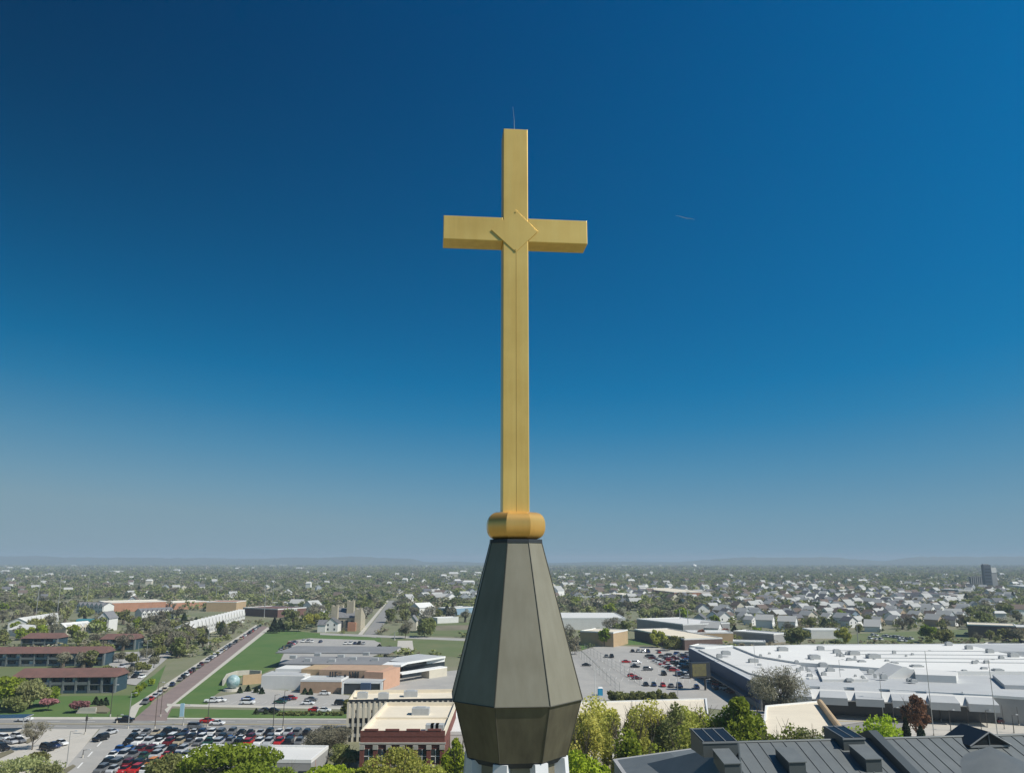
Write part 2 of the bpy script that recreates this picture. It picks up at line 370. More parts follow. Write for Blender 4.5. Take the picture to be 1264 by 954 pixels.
def strip(name, a, b_, wd, m, label=None, dash=None):
    p, q = G(*a), G(*b_); d = (q-p); L = d.length; d /= L; n = Vector((-d.y, d.x, 0))*wd/2; ZL[0] += 0.004; z = Vector((0,0,ZL[0])); b = MB(); t_ = 0
    while t_ < L:
        e = min(L, t_+(dash[0] if dash else L)); b.quad(p+d*t_-n+z, p+d*e-n+z, p+d*e+n+z, p+d*t_+n+z); t_ = e+(dash[1] if dash else 1)
    o = b.build(name, m); o['kind'] = 'structure'
    if o.data.polygons[0].normal.z < 0: o.data.flip_normals()
    return o
strip('road_markings', (-200,893), (430,894.2), .35, m_yline); strip('road_markings', (700,894.5), (1500,884.5), .35, m_yline)
strip('road_markings', (-200,890), (430,891.2), .3, m_paint, dash=(4,7)); strip('road_markings', (-200,896), (430,897.2), .3, m_paint, dash=(4,7))
strip('road_markings', (700,891), (1500,880.5), .3, m_paint, dash=(4,7))
strip('road_markings', (135,905), (85,960), .4, m_paint, dash=(6,6))
for yy in (908.5, 921, 934.2): strip('road_markings', (150,yy), (392,yy+1), .25, m_paint)

# ================================================================ BUILDINGS
m_wall_w = mat('white_siding', (0.70,0.69,0.65), .8, var=.06, scale=.3)
m_wall_c = mat('cream_wall', (0.60,0.55,0.44), .85, var=.08, scale=.2)
m_wall_o = mat('orange_brick', (0.44,0.30,0.20), .85, var=.12, scale=.3)
m_wall_r = mat('red_brick', (0.18,0.06,0.045), .85, var=.2, scale=1.5)
m_wall_br = mat('brown_brick', (0.15,0.10,0.085), .85, var=.2, scale=.5)
m_wall_g = mat('grey_wall', (0.33,0.33,0.32), .85, var=.1, scale=.2)
m_wall_blue = mat('blue_wall', (0.045,0.075,0.14), .7, var=.1, scale=.3)
m_wall_teal = mat('dark_teal_wall', (0.022,0.055,0.075), .8, var=.25, scale=.6)
m_wall_tan = mat('tan_wall', (0.46,0.33,0.19), .85, var=.1, scale=.3)
m_terra = mat('terracotta_wall', (0.42,0.21,0.13), .85, var=.15, scale=.2)
m_roof_w = mat('white_membrane', (0.70,0.69,0.65), .85, scale=.06, col2=(.62,.615,.585))
m_roof_c = mat('cream_membrane', (0.80,0.71,0.55), .8, scale=.12, col2=(.69,.61,.47))
m_roof_g = mat('grey_membrane', (0.40,0.41,0.41), .85, scale=.06, col2=(.50,.51,.50))
m_roof_dg = mat('gravel_roof', (0.19,0.195,0.20), .9, scale=.1, col2=(.25,.25,.25))
m_roof_r = mat('red_shingle', (0.20,0.10,0.08), .9, scale=.25, col2=(.12,.07,.058))
m_roof_s = mat('grey_shingle', (0.15,0.15,0.155), .9, var=.2, scale=.5, obj_var=.35)
m_glass = mat('window_glass', (0.03,0.04,0.05), .12, spec=.6)
m_trim = mat('white_frame', (0.78,0.78,0.75), .6)
m_unit = mat('unit_metal', (0.42,0.43,0.42), .6, var=.1, scale=1)

def frame(a, b_, h=0.0):
    p, q = G(*a, h), G(*b_, h); d = q-p; return Vector((p.x, p.y, 0)), math.atan2(d.y, d.x), math.hypot(d.x, d.y)
def foot_add(o, L, Dp, marg=2.0):
    c, s_ = math.cos(o.rotation_euler.z), math.sin(o.rotation_euler.z); l = o.location
    FOOT.append([(l.x+c*x-s_*y, l.y+s_*x+c*y) for x, y in ((-marg,-marg),(L+marg,-marg),(L+marg,Dp+marg),(-marg,Dp+marg))])
def windows(par, L, h, rows, cols, z0, wh, ww, y=-.04, x0=0, x1=None, m=None, ends=False):
    x1 = L if x1 is None else x1; b = MB(); b.box(-ww/2, ww/2, -.03, .05, 0, wh); me = b.mesh('window', m or m_glass); st = (x1-x0)/cols
    for r in range(rows):
        for c in range(cols):
            link('window', me, par, (x0+st*(c+.5), y, z0+r*(h/rows if rows > 1 else 0)))
def flat(name, label, cat, a, b_, h, Dp, wall, roof, par_h=.5, group=None, units=(), win=None, uh=1.6):
    o, rz, L = frame(a, b_, h); T = thing(name, label, cat, o, rz, group); foot_add(T, L, Dp)
    b = MB(); b.box(0, L, 0, Dp, 0, h); b.build('wall', wall, T)
    b = MB(); b.box(.3, L-.3, .3, Dp-.3, h-.1, h+.06); rf = b.build('roof', roof, T)
    b = MB()
    b.box(-.05,L+.05,-.05,.35,h-.25,h+par_h); b.build('parapet', wall if par_h > .6 else m_trim, T); b = MB()
    for (x0,x1,y0,y1) in ((-.05,L+.05,Dp-.35,Dp+.05),(-.05,.35,.35,Dp-.35),(L-.35,L+.05,.35,Dp-.35)): b.box(x0,x1,y0,y1,h-.25,h+par_h)
    b.build('parapet', m_roof_c if par_h > .6 else m_trim, T)
    for (ux, uy, uw) in units:
        b = MB(); b.box(-uw/2,uw/2,-uw*.35,uw*.35,0,uh); b.box(-uw*.3,uw*.3,-uw*.22,uw*.22,uh,uh+.2)
        b.build('rooftop_unit', m_unit, T).location = (ux*L, uy*Dp, h+.05)
    if win: windows(T, L, h, *win)
    return T, L
def gable(name, label, cat, a, b_, h, rise, Dp, wall, roof, axis='x', group=None, over=.4, win=None):
    o, rz, L = frame(a, b_, h); T = thing(name, label, cat, o, rz, group); foot_add(T, L, Dp)
    b = MB(); b.box(0, L, 0, Dp, 0, h); 
    if axis == 'x': b.add([(0,0,h),(0,Dp,h),(0,Dp/2,h+rise),(L,0,h),(L,Dp,h),(L,Dp/2,h+rise)], [(0,2,1),(3,4,5),(0,3,5,2),(1,2,5,4)])
    else: b.add([(0,0,h),(L,0,h),(L/2,0,h+rise),(0,Dp,h),(L,Dp,h),(L/2,Dp,h+rise)], [(0,1,2),(3,5,4),(0,2,5,3),(1,4,5,2)])
    b.build('wall', wall, T)
    b = MB(); t_ = .18; e = over; k = rise/((Dp if axis == 'x' else L)/2)*e
    if axis == 'x':
        for (y0, y1) in ((-e, Dp/2), (Dp+e, Dp/2)): b.hull([(-e,y0,h-k+.03),(L+e,y0,h-k+.03),(L+e,y1,h+rise+.03),(-e,y1,h+rise+.03)], [(-e,y0,h-k+t_),(L+e,y0,h-k+t_),(L+e,y1,h+rise+t_),(-e,y1,h+rise+t_)])
    else:
        for (x0, x1) in ((-e, L/2), (L+e, L/2)): b.hull([(x0,-e,h-k+.03),(x1,-e,h+rise+.03),(x1,Dp+e,h+rise+.03),(x0,Dp+e,h-k+.03)], [(x0,-e,h-k+t_),(x1,-e,h+rise+t_),(x1,Dp+e,h+rise+t_),(x0,Dp+e,h-k+t_)])
    b.build('roof', roof, T)
    if win: windows(T, L, h, *win)
    return T, L
def polyb(name, label, cat, pts, h, wall, roof, ph=.4, z0=0.0):
    P = [G(x, y, h) for x, y in pts]; c = sum(P, Vector())/len(P); T = thing(name, label, cat, (c.x, c.y, 0))
    Q = [(p.x-c.x, p.y-c.y) for p in P]; FOOT.append([(p.x, p.y) for p in P])
    A = sum(Q[i][0]*Q[(i+1)%len(Q)][1]-Q[(i+1)%len(Q)][0]*Q[i][1] for i in range(len(Q)))
    if A < 0: Q = Q[::-1]
    b = MB(); b.hull([(x,y,z0) for x,y in Q], [(x,y,h-.05) for x,y in Q]); b.build('wall', wall, T)
    b = MB(); b.add([(x,y,h+.02) for x,y in Q], [tuple(range(len(Q)))]); b.build('roof', roof, T)
    b = MB(); n = len(Q)
    for i in range(n):
        p, q = Vector((*Q[i],0)), Vector((*Q[(i+1)%n],0)); d = (q-p).normalized(); nn = Vector((-d.y,d.x,0))*.4; e = Vector((0,0,1))
        lo = [p-nn*.15+e*(h-.4), q-nn*.15+e*(h-.4), q+nn+e*(h-.4), p+nn+e*(h-.4)]; b.hull(lo, [v+e*(ph+.4+.002*i) for v in lo])
    b.build('parapet', m_trim, T)
    return T
def unit(T, px, py, h, w_=3.0, uh=2.0, m=None, rz=0.0):
    p = G(px, py, h); b = MB(); b.box(-w_/2,w_/2,-w_*.35,w_*.35,0,uh); b.box(-w_*.35,w_*.35,-w_*.25,w_*.25,uh,uh+.25)
    o = b.build('rooftop_unit', m or m_unit, T); o.location = (p.x-T.location.x, p.y-T.location.y, h+.03); return o

m_party = mat('party_wall_grey', (0.13,0.15,0.15), .85, var=.2, scale=.4)
def flats(label, a, b_, Dp, bays, seed):
    o, rz, L = frame(a, b_, 6.2); T = thing('apartment_block', label, 'apartments', o, rz, 'red-roofed apartment blocks'); foot_add(T, L, Dp)
    b = MB(); b.box(0, L, 1.6, Dp, 0, 6.0); b.build('wall', m_wall_teal, T)
    b = MB(); b.hull([(-.6,-.5,5.9),(L+.6,-.5,5.9),(L+.6,Dp+.6,5.9),(-.6,Dp+.6,5.9)], [(0.2,Dp*.62,8.3),(L-.2,Dp*.62,8.3),(L-.2,Dp*.68,8.3),(.2,Dp*.68,8.3)]); b.build('roof', m_roof_r, T)
    rr = random.Random(seed)
    for k in range(bays+1):
        x = L*k/bays; b = MB(); b.box(x-.35, x+.35, 0, 1.7, 0, 5.95); b.build('party_wall', m_party, T)
    st = L/bays
    for k in range(bays):
        for fl in (0, 3.0):
            b = MB(); b.box(k*st+.36, (k+1)*st-.36, .15, 1.6, fl+.0, fl+.2)
            if rr.random() < .8: b.box(k*st+.36, (k+1)*st-.36, .12, .2, fl+.2, fl+1.1)
            b.build('balcony', m_party if rr.random() < .6 else m_wall_teal, T)
            b = MB(); b.box(k*st+st*.2, k*st+st*.48, 1.5, 1.62, fl+.5, fl+2.3); b.build('window', m_glass, T)
            b = MB(); b.box(k*st+st*.58, k*st+st*.82, 1.52, 1.62, fl+.2, fl+2.4); b.build('door', rr.choice([m_trim, m_wall_g, m_wall_blue]), T)
    return T
flats('long two-storey flats with red roof and dark balconies beside the pink blossom trees', (15,835), (142,834), 12, 8, 1)
flats('red-roofed flats behind the nearest block, cut by the left edge', (-60,806), (128,805), 12, 11, 2)
flats('short red-roofed flats standing furthest back on the left', (27,787), (70,787), 12, 3, 3)
flats('short red-roofed flats half hidden by bare trees near the lawn', (124,788), (166,788), 12, 3, 4)

# --- community school with orange brick fronts
S, L = flat('school', 'orange brick school with grey roof, white frames and a letter-like wall artwork', 'school', (371,840), (421,840.5), 4.4, 11, m_wall_o, m_roof_g)
def sb(name, a, b_, z0, z1, Dp, m, yoff=0.0, parent=None):       # a block of the school placed by the pixels of its top front edge
    p, q = G(*a, z1), G(*b_, z1); d = q-p; L_ = math.hypot(d.x, d.y); ang = math.atan2(d.y, d.x); b = MB(); b.box(0, L_, yoff, Dp, z0, z1)
    T_ = parent or S; o = b.build(name, m, T_); c, s_ = math.cos(-T_.rotation_euler.z), math.sin(-T_.rotation_euler.z); dx, dy = p.x-T_.location.x, p.y-T_.location.y
    o.location = (c*dx-s_*dy, s_*dx+c*dy, 0); o.rotation_euler = (0,0,ang-T_.rotation_euler.z); return o
sb('wall', (372,825.5), (399,826), 0, 6.85, 22, m_wall_tan); sb('wall', (394,826.2), (470,827.5), 0, 6.95, 24, m_wall_o); sb('roof', (340,805), (480,806), 6.7, 7.1, 30, m_roof_dg)
sb('roof', (345,818.5), (471,820), 6.8, 7.15, 26, m_roof_dg)
sb('wall', (323,833.3), (376,834), 0, 5.2, 12, m_wall_w); sb('wall', (340,825), (372,825.4), 0, 6.5, 12, m_wall_w); sb('roof', (324,832.2), (374,832.6), 5.2, 5.4, 11, m_roof_g)
sb('wall', (473,829.5), (494,823), 0, 6.9, 8, mat('salmon_brick',(0.55,0.33,0.22),.85,var=.1,scale=.4)); 
sb('wall', (497,819), (549,812), 0, 6.0, 12, m_glass); 
for (a, b_) in (((495,820.5),(503,817)),((503,817),(550,809.5))): sb('fascia', a, b_, 6.2, 7.0, 16, m_trim)
sb('roof', (500,817), (549,809.5), 6.9, 7.05, 15, m_roof_g)
sb('wall', (527,812.5), (549,809.6), 4.6, 6.9, 5, m_trim); sb('fascia', (496,831), (552,822.4), 3.3, 3.8, 4, m_trim); sb('wall', (530,827), (552,824), 0, 3.4, 5, m_wall_c)
sb('roof', (424,840), (471,840.5), 4.2, 4.4, 7, m_roof_g); sb('entrance_glass', (425,843), (469,843.5), 0, 3.9, 6, m_glass); sb('fascia', (422,841), (472,841.5), 3.9, 4.5, 1.0, m_trim); sb('post', (422,841.2), (424.2,841.2), 0, 4.5, 1, m_trim); sb('post', (469.6,841.6), (472,841.6), 0, 4.5, 1, m_trim)
sb('wall', (445,843), (457,843.1), 0, 4.2, 5.8, m_wall_blue)
for k in range(14): sb('roof_vent', (352+random.uniform(0,120), random.uniform(800,818)), (352,800), 0,0,0, m_unit) if False else None
for (x_, y_) in ((362,812),(392,809),(421,811),(436,814),(452,808),(380,816),(410,816.5),(463,815)): 
    p = G(x_, y_, 7.2); b = MB(); b.box(-1.4,1.4,-1,1,0,1.3); o = b.build('rooftop_unit', m_unit); o.parent = S
    c, s_ = math.cos(-S.rotation_euler.z), math.sin(-S.rotation_euler.z); dx, dy = p.x-S.location.x, p.y-S.location.y; o.location = (c*dx-s_*dy, s_*dx+c*dy, 7.1)
for (x_, w_, y0_, y1_) in [(408,.5,828.5,836),(411,.5,828.5,836),(415,1.1,828.5,829.6),(414.2,.5,829,836),(416,1.0,832,833),(416,1.1,835,836),(420,1.2,829.5,830.6),(420.5,1.0,832.2,833.2),(420,1.2,835,836),(426.5,.9,832,836),(432,.5,828.5,836),(435.5,.5,828.5,836),(439,.5,828.5,836),(442.5,.5,828.5,836)]:
    za, zb_ = V(x_, y0_, G(x_,827,6.95).y).z, V(x_, y1_, G(x_,827,6.95).y).z
    p = G(x_, 827, 6.95); c, s_ = math.cos(-S.rotation_euler.z), math.sin(-S.rotation_euler.z); dx, dy = p.x-S.location.x, p.y-S.location.y
    b = MB(); b.box(-w_/2,w_/2,-.2,.1,zb_,za); o = b.build('wall_emblem', m_dark, S); o.location = (c*dx-s_*dy, s_*dx+c*dy-.15, 0)

# --- globe, plaza walls
m_globe = mat('globe_mosaic', (0.01,0.16,0.16), .5, scale=.55, col2=(0.60,0.70,0.70)); 
gp = G(287,852); gl = thing('globe_sculpture', 'teal and white world globe sculpture on a round white plinth by the school', 'sculpture', gp)
b = MB(); n = 24; rr_ = 2.6
for j in range(13):
    ph = math.pi*j/12; b.v += [(rr_*math.sin(ph)*math.cos(2*math.pi*i/n), rr_*math.sin(ph)*math.sin(2*math.pi*i/n), 3.3+rr_*math.cos(ph)) for i in range(n)]
for j in range(12):
    for i in range(n): b.f.append((j*n+i,(j+1)*n+i,(j+1)*n+(i+1)%n,j*n+(i+1)%n)); b.m.append(0)
b.build('globe', m_globe, gl, smooth=True)
b = MB(); b.tube((0,0,0),(0,0,.8),3.6,3.4,24); b.build('plinth', m_walk, gl)
def lowwall(name, label, pts, h, th, m, cat='wall'):
    P = [G(*p) for p in pts]; T = thing(name, label, cat, P[0]); b = MB()
    for p, q in zip(P, P[1:]):
        d = (q-p).normalized(); nn = Vector((-d.y,d.x,0))*th/2; o_ = P[0]; e = Vector((0,0,h)); lo = [p-nn-o_, q-nn-o_, q+nn-o_, p+nn-o_]; b.hull(lo, [v+e for v in lo])
    b.build('wall_panel', m, T); return T
lowwall('curved_wall', 'curved cream wall on the lawn behind the globe', [(275,846),(280,838),(292,834),(308,833),(322,834)], 2.2, .6, m_walk)
lowwall('screen_wall', 'tan brick screen wall between the globe and the school', [(299,845),(322,843)], 3.8, .5, m_wall_tan)

# --- parking garage and red brick block in front
T, L = flat('parking_garage', 'pale multi-deck parking garage with dark louvred end behind the red brick block', 'parking garage', (430,868), (566,866), 10, 17, m_dark, m_roof_c, par_h=1.0, units=((.1,.5,3),(.3,.4,3),(.55,.6,4)))
b = MB()
for z_ in (1.2, 3.9, 6.6): b.box(-.15, L+.15, -.15, 17.15, z_, z_+.9)
b.build('deck_band', m_wall_g, T)
b = MB(); b.box(-.2, L+.2, -.2, 17.2, 8.3, 10.02); b.build('top_band', m_roof_c, T)
for k in range(22):
    b = MB(); x_ = L*k/21; b.box(x_-.3, x_+.3, -.35, .1, 0, 10.4); b.build('pilaster', m_wall_c, T)
for k in range(14):
    b = MB(); x_ = L*(k+.5)/14; b.box(x_-.9, x_+.9, -.28, 0, 6.2, 9.0); b.build('opening', m_roof_c, T)
T, L = flat('brick_building', 'dark red brick building with cream roof beside the parking garage', 'building', (445,907), (549,907), 12, 36, m_wall_r, m_roof_c, par_h=.9, units=((.57,.66,4.2),))
for z_, hh in ((10.2,.35),(5.6,.5),(5.0,.2)): b = MB(); b.box(-.25, L+.25, -.3, .05, z_, z_+hh); b.build('stone_band', m_stone, T)
for k in range(4): b = MB(); b.box(L*(k+.5)/4-1.5, L*(k+.5)/4+1.5, -.12, .5, 12.9, 13.25); b.build('merlon', m_wall_r, T)
for k in range(7): b = MB(); x_ = .5+(L-1)*k/6; b.box(x_-.45, x_+.45, -.5, 0, .0, 9.8); b.build('pier', m_wall_r, T); b = MB(); b.box(x_-.55, x_+.55, -.6, 0, 9.2, 10.0); b.build('pier_cap', m_stone, T)
for k in range(6): b = MB(); x_ = .5+(L-1)*(k+.5)/6; b.box(x_-1.1, x_+1.1, -.1, .1, 6.4, 9.2); w_ = b.build('window', m_glass, T); b = MB(); b.box(x_-1.15, x_+1.15, -.16, 0, 7.7, 7.85); b.box(x_-.07, x_+.07, -.16, 0, 6.4, 9.2); b.build('mullion', m_trim, w_)
b = MB()
for (ux, uy) in ((.80,.12),(.86,.12),(.92,.12)): b.box(ux*L-.9, ux*L+.9, uy*36-1.2, uy*36+1.2, 12.0, 13.5)
b.build('condenser_bank', m_unit, T)
b = MB(); b.box(L*.02, L*.98, 17.5, 17.9, 12.02, 12.5); b.build('roof_ridge', m_roof_c, T)
flat('annex_building', 'narrow white-roofed annex between the brick building and the steeple', 'building', (553,905), (575,905), 9, 40, m_wall_w, m_roof_w)
T, L = flat('lodge_building', 'low white-roofed building with red brick end behind the green trees', 'building', (222,938), (384,940), 5, 14, m_wall_g, m_roof_w, units=((.55,.6,3),))
sb('wall', (362,938), (384.5,938.6), 0, 5.05, 3, mat('bright_brick',(0.36,0.10,0.05),.85,var=.15,scale=1), parent=T)
windows(T, L, 5, 1, 9, 1.5, 1.6, 2.2)

# --- big cream-roofed halls behind the near trees
T = polyb('warehouse', 'large low building with broad cream roof behind the budding trees', 'building', [(700,868),(872,863),(880,932),(690,935)], 8, m_wall_c, m_roof_c)
T = polyb('warehouse', 'smaller cream-roofed building with brown edge pipe right of the big green tree', 'building', [(945,872),(1012,866),(1042,905),(940,925)], 8, m_wall_c, m_roof_c)
p, q = G(1012,866,8.8), G(1040,903,8.8); b = MB(); b.tube(p-T.location, q-T.location, .8, .8, 10); b.build('edge_pipe', m_wall_tan, T)

# --- the mall
MALL = polyb('shopping_mall', 'vast low shopping mall with grey and white roofs and a navy side wall', 'mall', [(851,800),(938,846),(1045,849),(1225,859),(1420,872),(1420,794),(1000,796)], 8, m_wall_g, m_roof_g)
def rblock(pts, h, roof, nm='roof_deck', wall=None):
    P = [G(x, y, h)-MALL.location for x, y in pts]; A = sum(P[i].x*P[(i+1)%len(P)].y-P[(i+1)%len(P)].x*P[i].y for i in range(len(P)))
    if A < 0: P = P[::-1]
    b = MB(); b.hull([(p.x,p.y,8.0) for p in P], [(p.x,p.y,h) for p in P]); return b.build(nm, roof, MALL)
m_roof_bw = mat('bright_membrane', (0.80,0.79,0.74), .8, scale=.035, col2=(.72,.71,.67))
rblock([(905,797),(1190,795),(1210,799),(1235,805),(1262,810),(1420,812),(1420,829),(1180,828),(1085,824),(985,817),(935,809)], 9.4, m_roof_bw)
rblock([(862,801),(905,799),(935,810),(985,819),(1010,835),(960,838),(925,830)], 8.6, m_roof_w)
rblock([(1008,823),(1060,825),(1072,838),(1015,838)], 8.9, m_roof_w)
rblock([(1128,824),(1182,829),(1180,834),(1130,832)], 10.4, m_roof_w); rblock([(1225,832),(1420,836),(1420,850),(1240,845)], 9.3, m_roof_g)
for k in range(4): rblock([(1010+k*30,802+k*4.5),(1420,804+k*5),(1420,804.5+k*5),(1010+k*30,802.4+k*4.5)], 9.62+.01*k, m_roof_g, 'roof_joint')
p, q = G(851,800,8), G(938,846,8); d = (q-p).normalized(); nn = Vector((-d.y,d.x,0)); nn = nn if nn.x < 0 else -nn
b = MB(); lo = [p+nn*.15, q+nn*.15, q+nn*.5, p+nn*.5]; lo = [v-MALL.location for v in lo]; b.hull([(v.x,v.y,2.2) for v in lo],[(v.x,v.y,8.3) for v in lo]); b.build('navy_fascia', m_wall_blue, MALL)
b = MB(); lo = [(p+d*20)+nn*.2,(q-d*6)+nn*.2,(q-d*6)+nn*4,(p+d*20)+nn*4]; lo = [v-MALL.location for v in lo]; b.hull([(v.x,v.y,3.4) for v in lo],[(v.x,v.y,3.9) for v in lo]); b.build('canopy', m_dark, MALL)
p, q = G(940,847,8), G(1225,859,8); dd = (q-p); Lf = dd.length; d = dd.normalized(); nn = Vector((d.y,-d.x,0))
m_shop = mat('shop_glass', (0.03,0.035,0.04), .25)
b = MB(); lo = [p+nn*.1,q+nn*.1,q+nn*.3,p+nn*.3]; lo = [v-MALL.location for v in lo]; b.hull([(v.x,v.y,.3) for v in lo],[(v.x,v.y,5.2) for v in lo]); b.build('shop_front', m_shop, MALL)
b = MB(); c_ = p-MALL.location; e_ = q-MALL.location
lo = [c_+nn*.2, e_+nn*.2, e_+nn*4.5, c_+nn*4.5]; b.hull([(v.x,v.y,5.2) for v in lo], [(lo[0].x,lo[0].y,8.0),(lo[1].x,lo[1].y,8.0),(lo[2].x,lo[2].y,5.6),(lo[3].x,lo[3].y,5.6)]); b.build('entrance_canopy', m_roof_w, MALL)
for k in range(6):                                   # raked metal hoods over the entrances
    c_ = p+d*Lf*(.17+.155*k)-MALL.location; u = d*3.6; b = MB()
    lo = [c_-u*1.3+nn*7.5, c_+u+nn*7.5, c_+u-nn*5, c_-u-nn*5]; b.hull([(v.x,v.y,4.4) for v in lo], [(lo[0].x,lo[0].y,6.6),(lo[1].x,lo[1].y,6.6),(lo[2].x,lo[2].y,8.6),(lo[3].x,lo[3].y,8.6)]); b.build('entrance_hood', m_roof_g, MALL)
for (x_, y_, s_) in [(896,808,5),(966,803,6),(1005,813,6),(930,818,5),(888,812,3),(1013,802,4),(1054,808,6),(1078,812,7),(1033,806,4),(1171,796.5,4),(1196,801,4),(1222,805.5,4),(1251,810.5,5),(1016,823,4),(1052,818,5),(1064,820,4),(1104,822,4),(1132,826,6),(1146,835,3),(1232,831,5),(1091,838,3),(1025,830,4),(1215,829,3)]:
    unit(MALL, x_, y_, 8.4 if y_ > 815 else 9.4, s_*.72, 1.5)
for k_ in range(26): unit(MALL, random.uniform(950,1225), random.uniform(826,842), 8.4, random.uniform(.8,2.4), random.uniform(.5,1.6))
for k_ in range(22): unit(MALL, random.uniform(930,1250), random.uniform(806,822), 9.4, random.uniform(.8,2.0), random.uniform(.4,1.1))
b = MB(); c_ = G(1108,834,8)-MALL.location
b.hull([(c_.x-7,c_.y-6,8),(c_.x+8,c_.y-6,8),(c_.x+8,c_.y+6,8),(c_.x-7,c_.y+6,8)], [(c_.x-.5,c_.y-6,12),(c_.x+.5,c_.y-6,12),(c_.x+.5,c_.y+6,12),(c_.x-.5,c_.y+6,12)]); b.build('gabled_skylight', m_roof_bw, MALL)
T, _ = flat('corner_store', 'grey flat-roofed store at the right edge by the mall', 'building', (1228,846), (1330,854), 7, 26, m_wall_g, m_roof_g, units=((.3,.5,3),(.6,.4,3)))

FOOT.append([(G(x,y).x,G(x,y).y) for x,y in ((126,753),(345,753),(345,764),(126,764))])
# --- mid-distance buildings: (name, label, category, front-roof-edge pixels, height, depth, walls, roof)
for row in [
 ('school_building','long terracotta school with pale flat roof beyond the white cottages','school',(130,744),(205,742),9,40,m_terra,m_roof_c),
 ('school_building','terracotta wing with low roof right of the long terracotta school','school',(205,744),(258,742),7,30,m_terra,m_roof_c),
 ('school_building','bright orange block beside the dark red hall','school',(255,743),(292,743),9,30,m_wall_tan,m_terra),
 ('school_building','dark red flat-roofed hall above the long white townhouses','school',(300,750),(343,752),7,34,m_roof_r,m_roof_r),
 ('depot','long white flat-roofed depot just right of the steeple','depot',(672,763),(772,763),8,60,m_wall_w,m_roof_w),
 ('depot','tan-walled building with pale roof beside the parking lot right of the steeple','building',(716,779),(757,781),8,22,m_wall_tan,m_roof_c),
 ('depot','grey flat-roofed warehouse behind the round-topped green tree','warehouse',(786,764),(843,771),8,38,m_wall_g,m_roof_w),
 ('depot','dark brown store with pale roof lying beside the grey warehouse','store',(783,777),(845,789),6,24,m_wall_br,m_roof_c),
 ('depot','pinkish school with white flat roof among the woods right of the steeple','school',(788,726),(832,731),9,50,m_terra,m_roof_c),
 ('depot','pale two-storey lodge among trees, near the steeple on the right','building',(712,737),(738,737),7,24,m_wall_c,m_roof_s),
 ('depot','pale flat-roofed hall in the trees beyond the grey warehouse','building',(745,733),(768,734),7,40,m_wall_g,m_roof_c),
 ('depot','low tan building behind the mall at its left corner','building',(852,781),(905,781),5,16,m_wall_tan,m_roof_w),
 ('depot','long grey workshop behind the mall with white roof','workshop',(905,779),(955,783),5,14,m_wall_g,m_roof_w),
 ('depot','white-roofed shed behind the mall near the olive tree','shed',(905,792),(945,793),4,10,m_wall_g,m_roof_w),
 ('depot','long thin white-roofed shed below the dense suburb','shed',(1001,778),(1043,778),5,16,m_wall_w,m_roof_w),
 ('depot','brown store with white roof above the mall on the right','store',(1194,771),(1254,773),8,22,m_wall_br,m_roof_c),
 ('depot','orange-walled shop at the right edge above the mall','shop',(1255,774),(1300,775),7,20,m_wall_tan,m_roof_w),
 ('depot','low maroon block in front of the brown store','building',(1212,796),(1262,799),4,14,m_roof_r,m_roof_r),
 ('depot','dark school with white sunlit base wall above the suburb','school',(1105,731),(1172,734),8,30,m_wall_w,m_wall_br),
 ('depot','teal-grey gymnasium behind the dark school','building',(1160,727),(1183,728),9,26,m_wall_g,m_roof_g),
 ('depot','long white industrial roof near the tower at the right edge','factory',(1243,722),(1300,727),9,60,m_wall_w,m_roof_w),
 ('depot','blue-walled workshop left of the steeple above the fields','workshop',(556,751),(586,749),6,16,mat('pale_blue_wall',(0.22,0.33,0.42),.8),m_roof_g),
 ('depot','white sheds along the field left of the steeple','shed',(540,763),(566,762),4,10,m_wall_w,m_roof_w),
 ('depot','long white store roof far off on the left','store',(140,704.5),(153,704.3),9,50,m_wall_w,m_roof_w),
 ('depot','pale warehouse between bare trees left of the castle-like church','building',(334,744),(352,745),6,20,m_wall_w,m_roof_s),
 ('depot','white factory on the far plain right of the steeple','factory',(757,699.5),(790,700.3),12,90,m_wall_w,m_roof_w),
]:
    flat(*row)
polyb('office_block', 'wide low navy-edged store with a pale roof next to the yellow sign', 'store', [(851,797.5),(862,795),(905,797),(870,800)], 8.5, m_wall_blue, m_roof_w)
# tower and slab block on the skyline, right
m_towerd = mat('tower_dark', (0.07,0.085,0.10), .6)
o, rz, L = frame((1219,699),(1232.5,699.8), 75)
dd_ = G(1219,727,0).y
def at(px, py, dist): return V(px, py, dist)
p = G(1226,728); T = thing('tower_block', 'dark tower block with pale right side on the right horizon', 'tower', (p.x, p.y, 0)); k_ = p.y/F*1.03
ht = V(1226,697,p.y).z
b = MB(); b.box(-8*k_,0.5*k_,0,5*k_,0,ht); b.build('wall', m_towerd, T); b = MB(); b.box(.5*k_,6.5*k_,0,5*k_,0,ht-3*k_); b.build('side_wall', m_wall_g, T)
b = MB(); b.box(0.6*k_,6.4*k_,-.4,0,ht-9*k_,ht-3.2*k_); b.build('pale_panel', m_wall_w, T); b = MB(); b.box(-7.5*k_,-1*k_,1*k_,4*k_,ht,ht+1.0*k_); b.build('roof_plant', m_wall_g, T)
for r in range(6): b = MB(); b.box(-7*k_,-.4*k_,-.4,0,k_*(5+3.6*r),k_*(6.4+3.6*r)); b.build('window_band', m_glass, T)
p = G(1208,727); T = thing('slab_block', 'pale ribbed slab block left of the dark tower on the horizon', 'office block', (p.x, p.y, 0)); hs_ = V(1208,711.5,p.y).z
b = MB(); b.box(-8*k_,11*k_,0,3*k_,0,hs_); b.build('wall', m_towerd, T)
for r in range(8): b = MB(); b.box((-8+2.4*r)*k_,(-6.9+2.4*r)*k_,-.8,0,0,hs_+1); b.build('pier', m_wall_g, T)
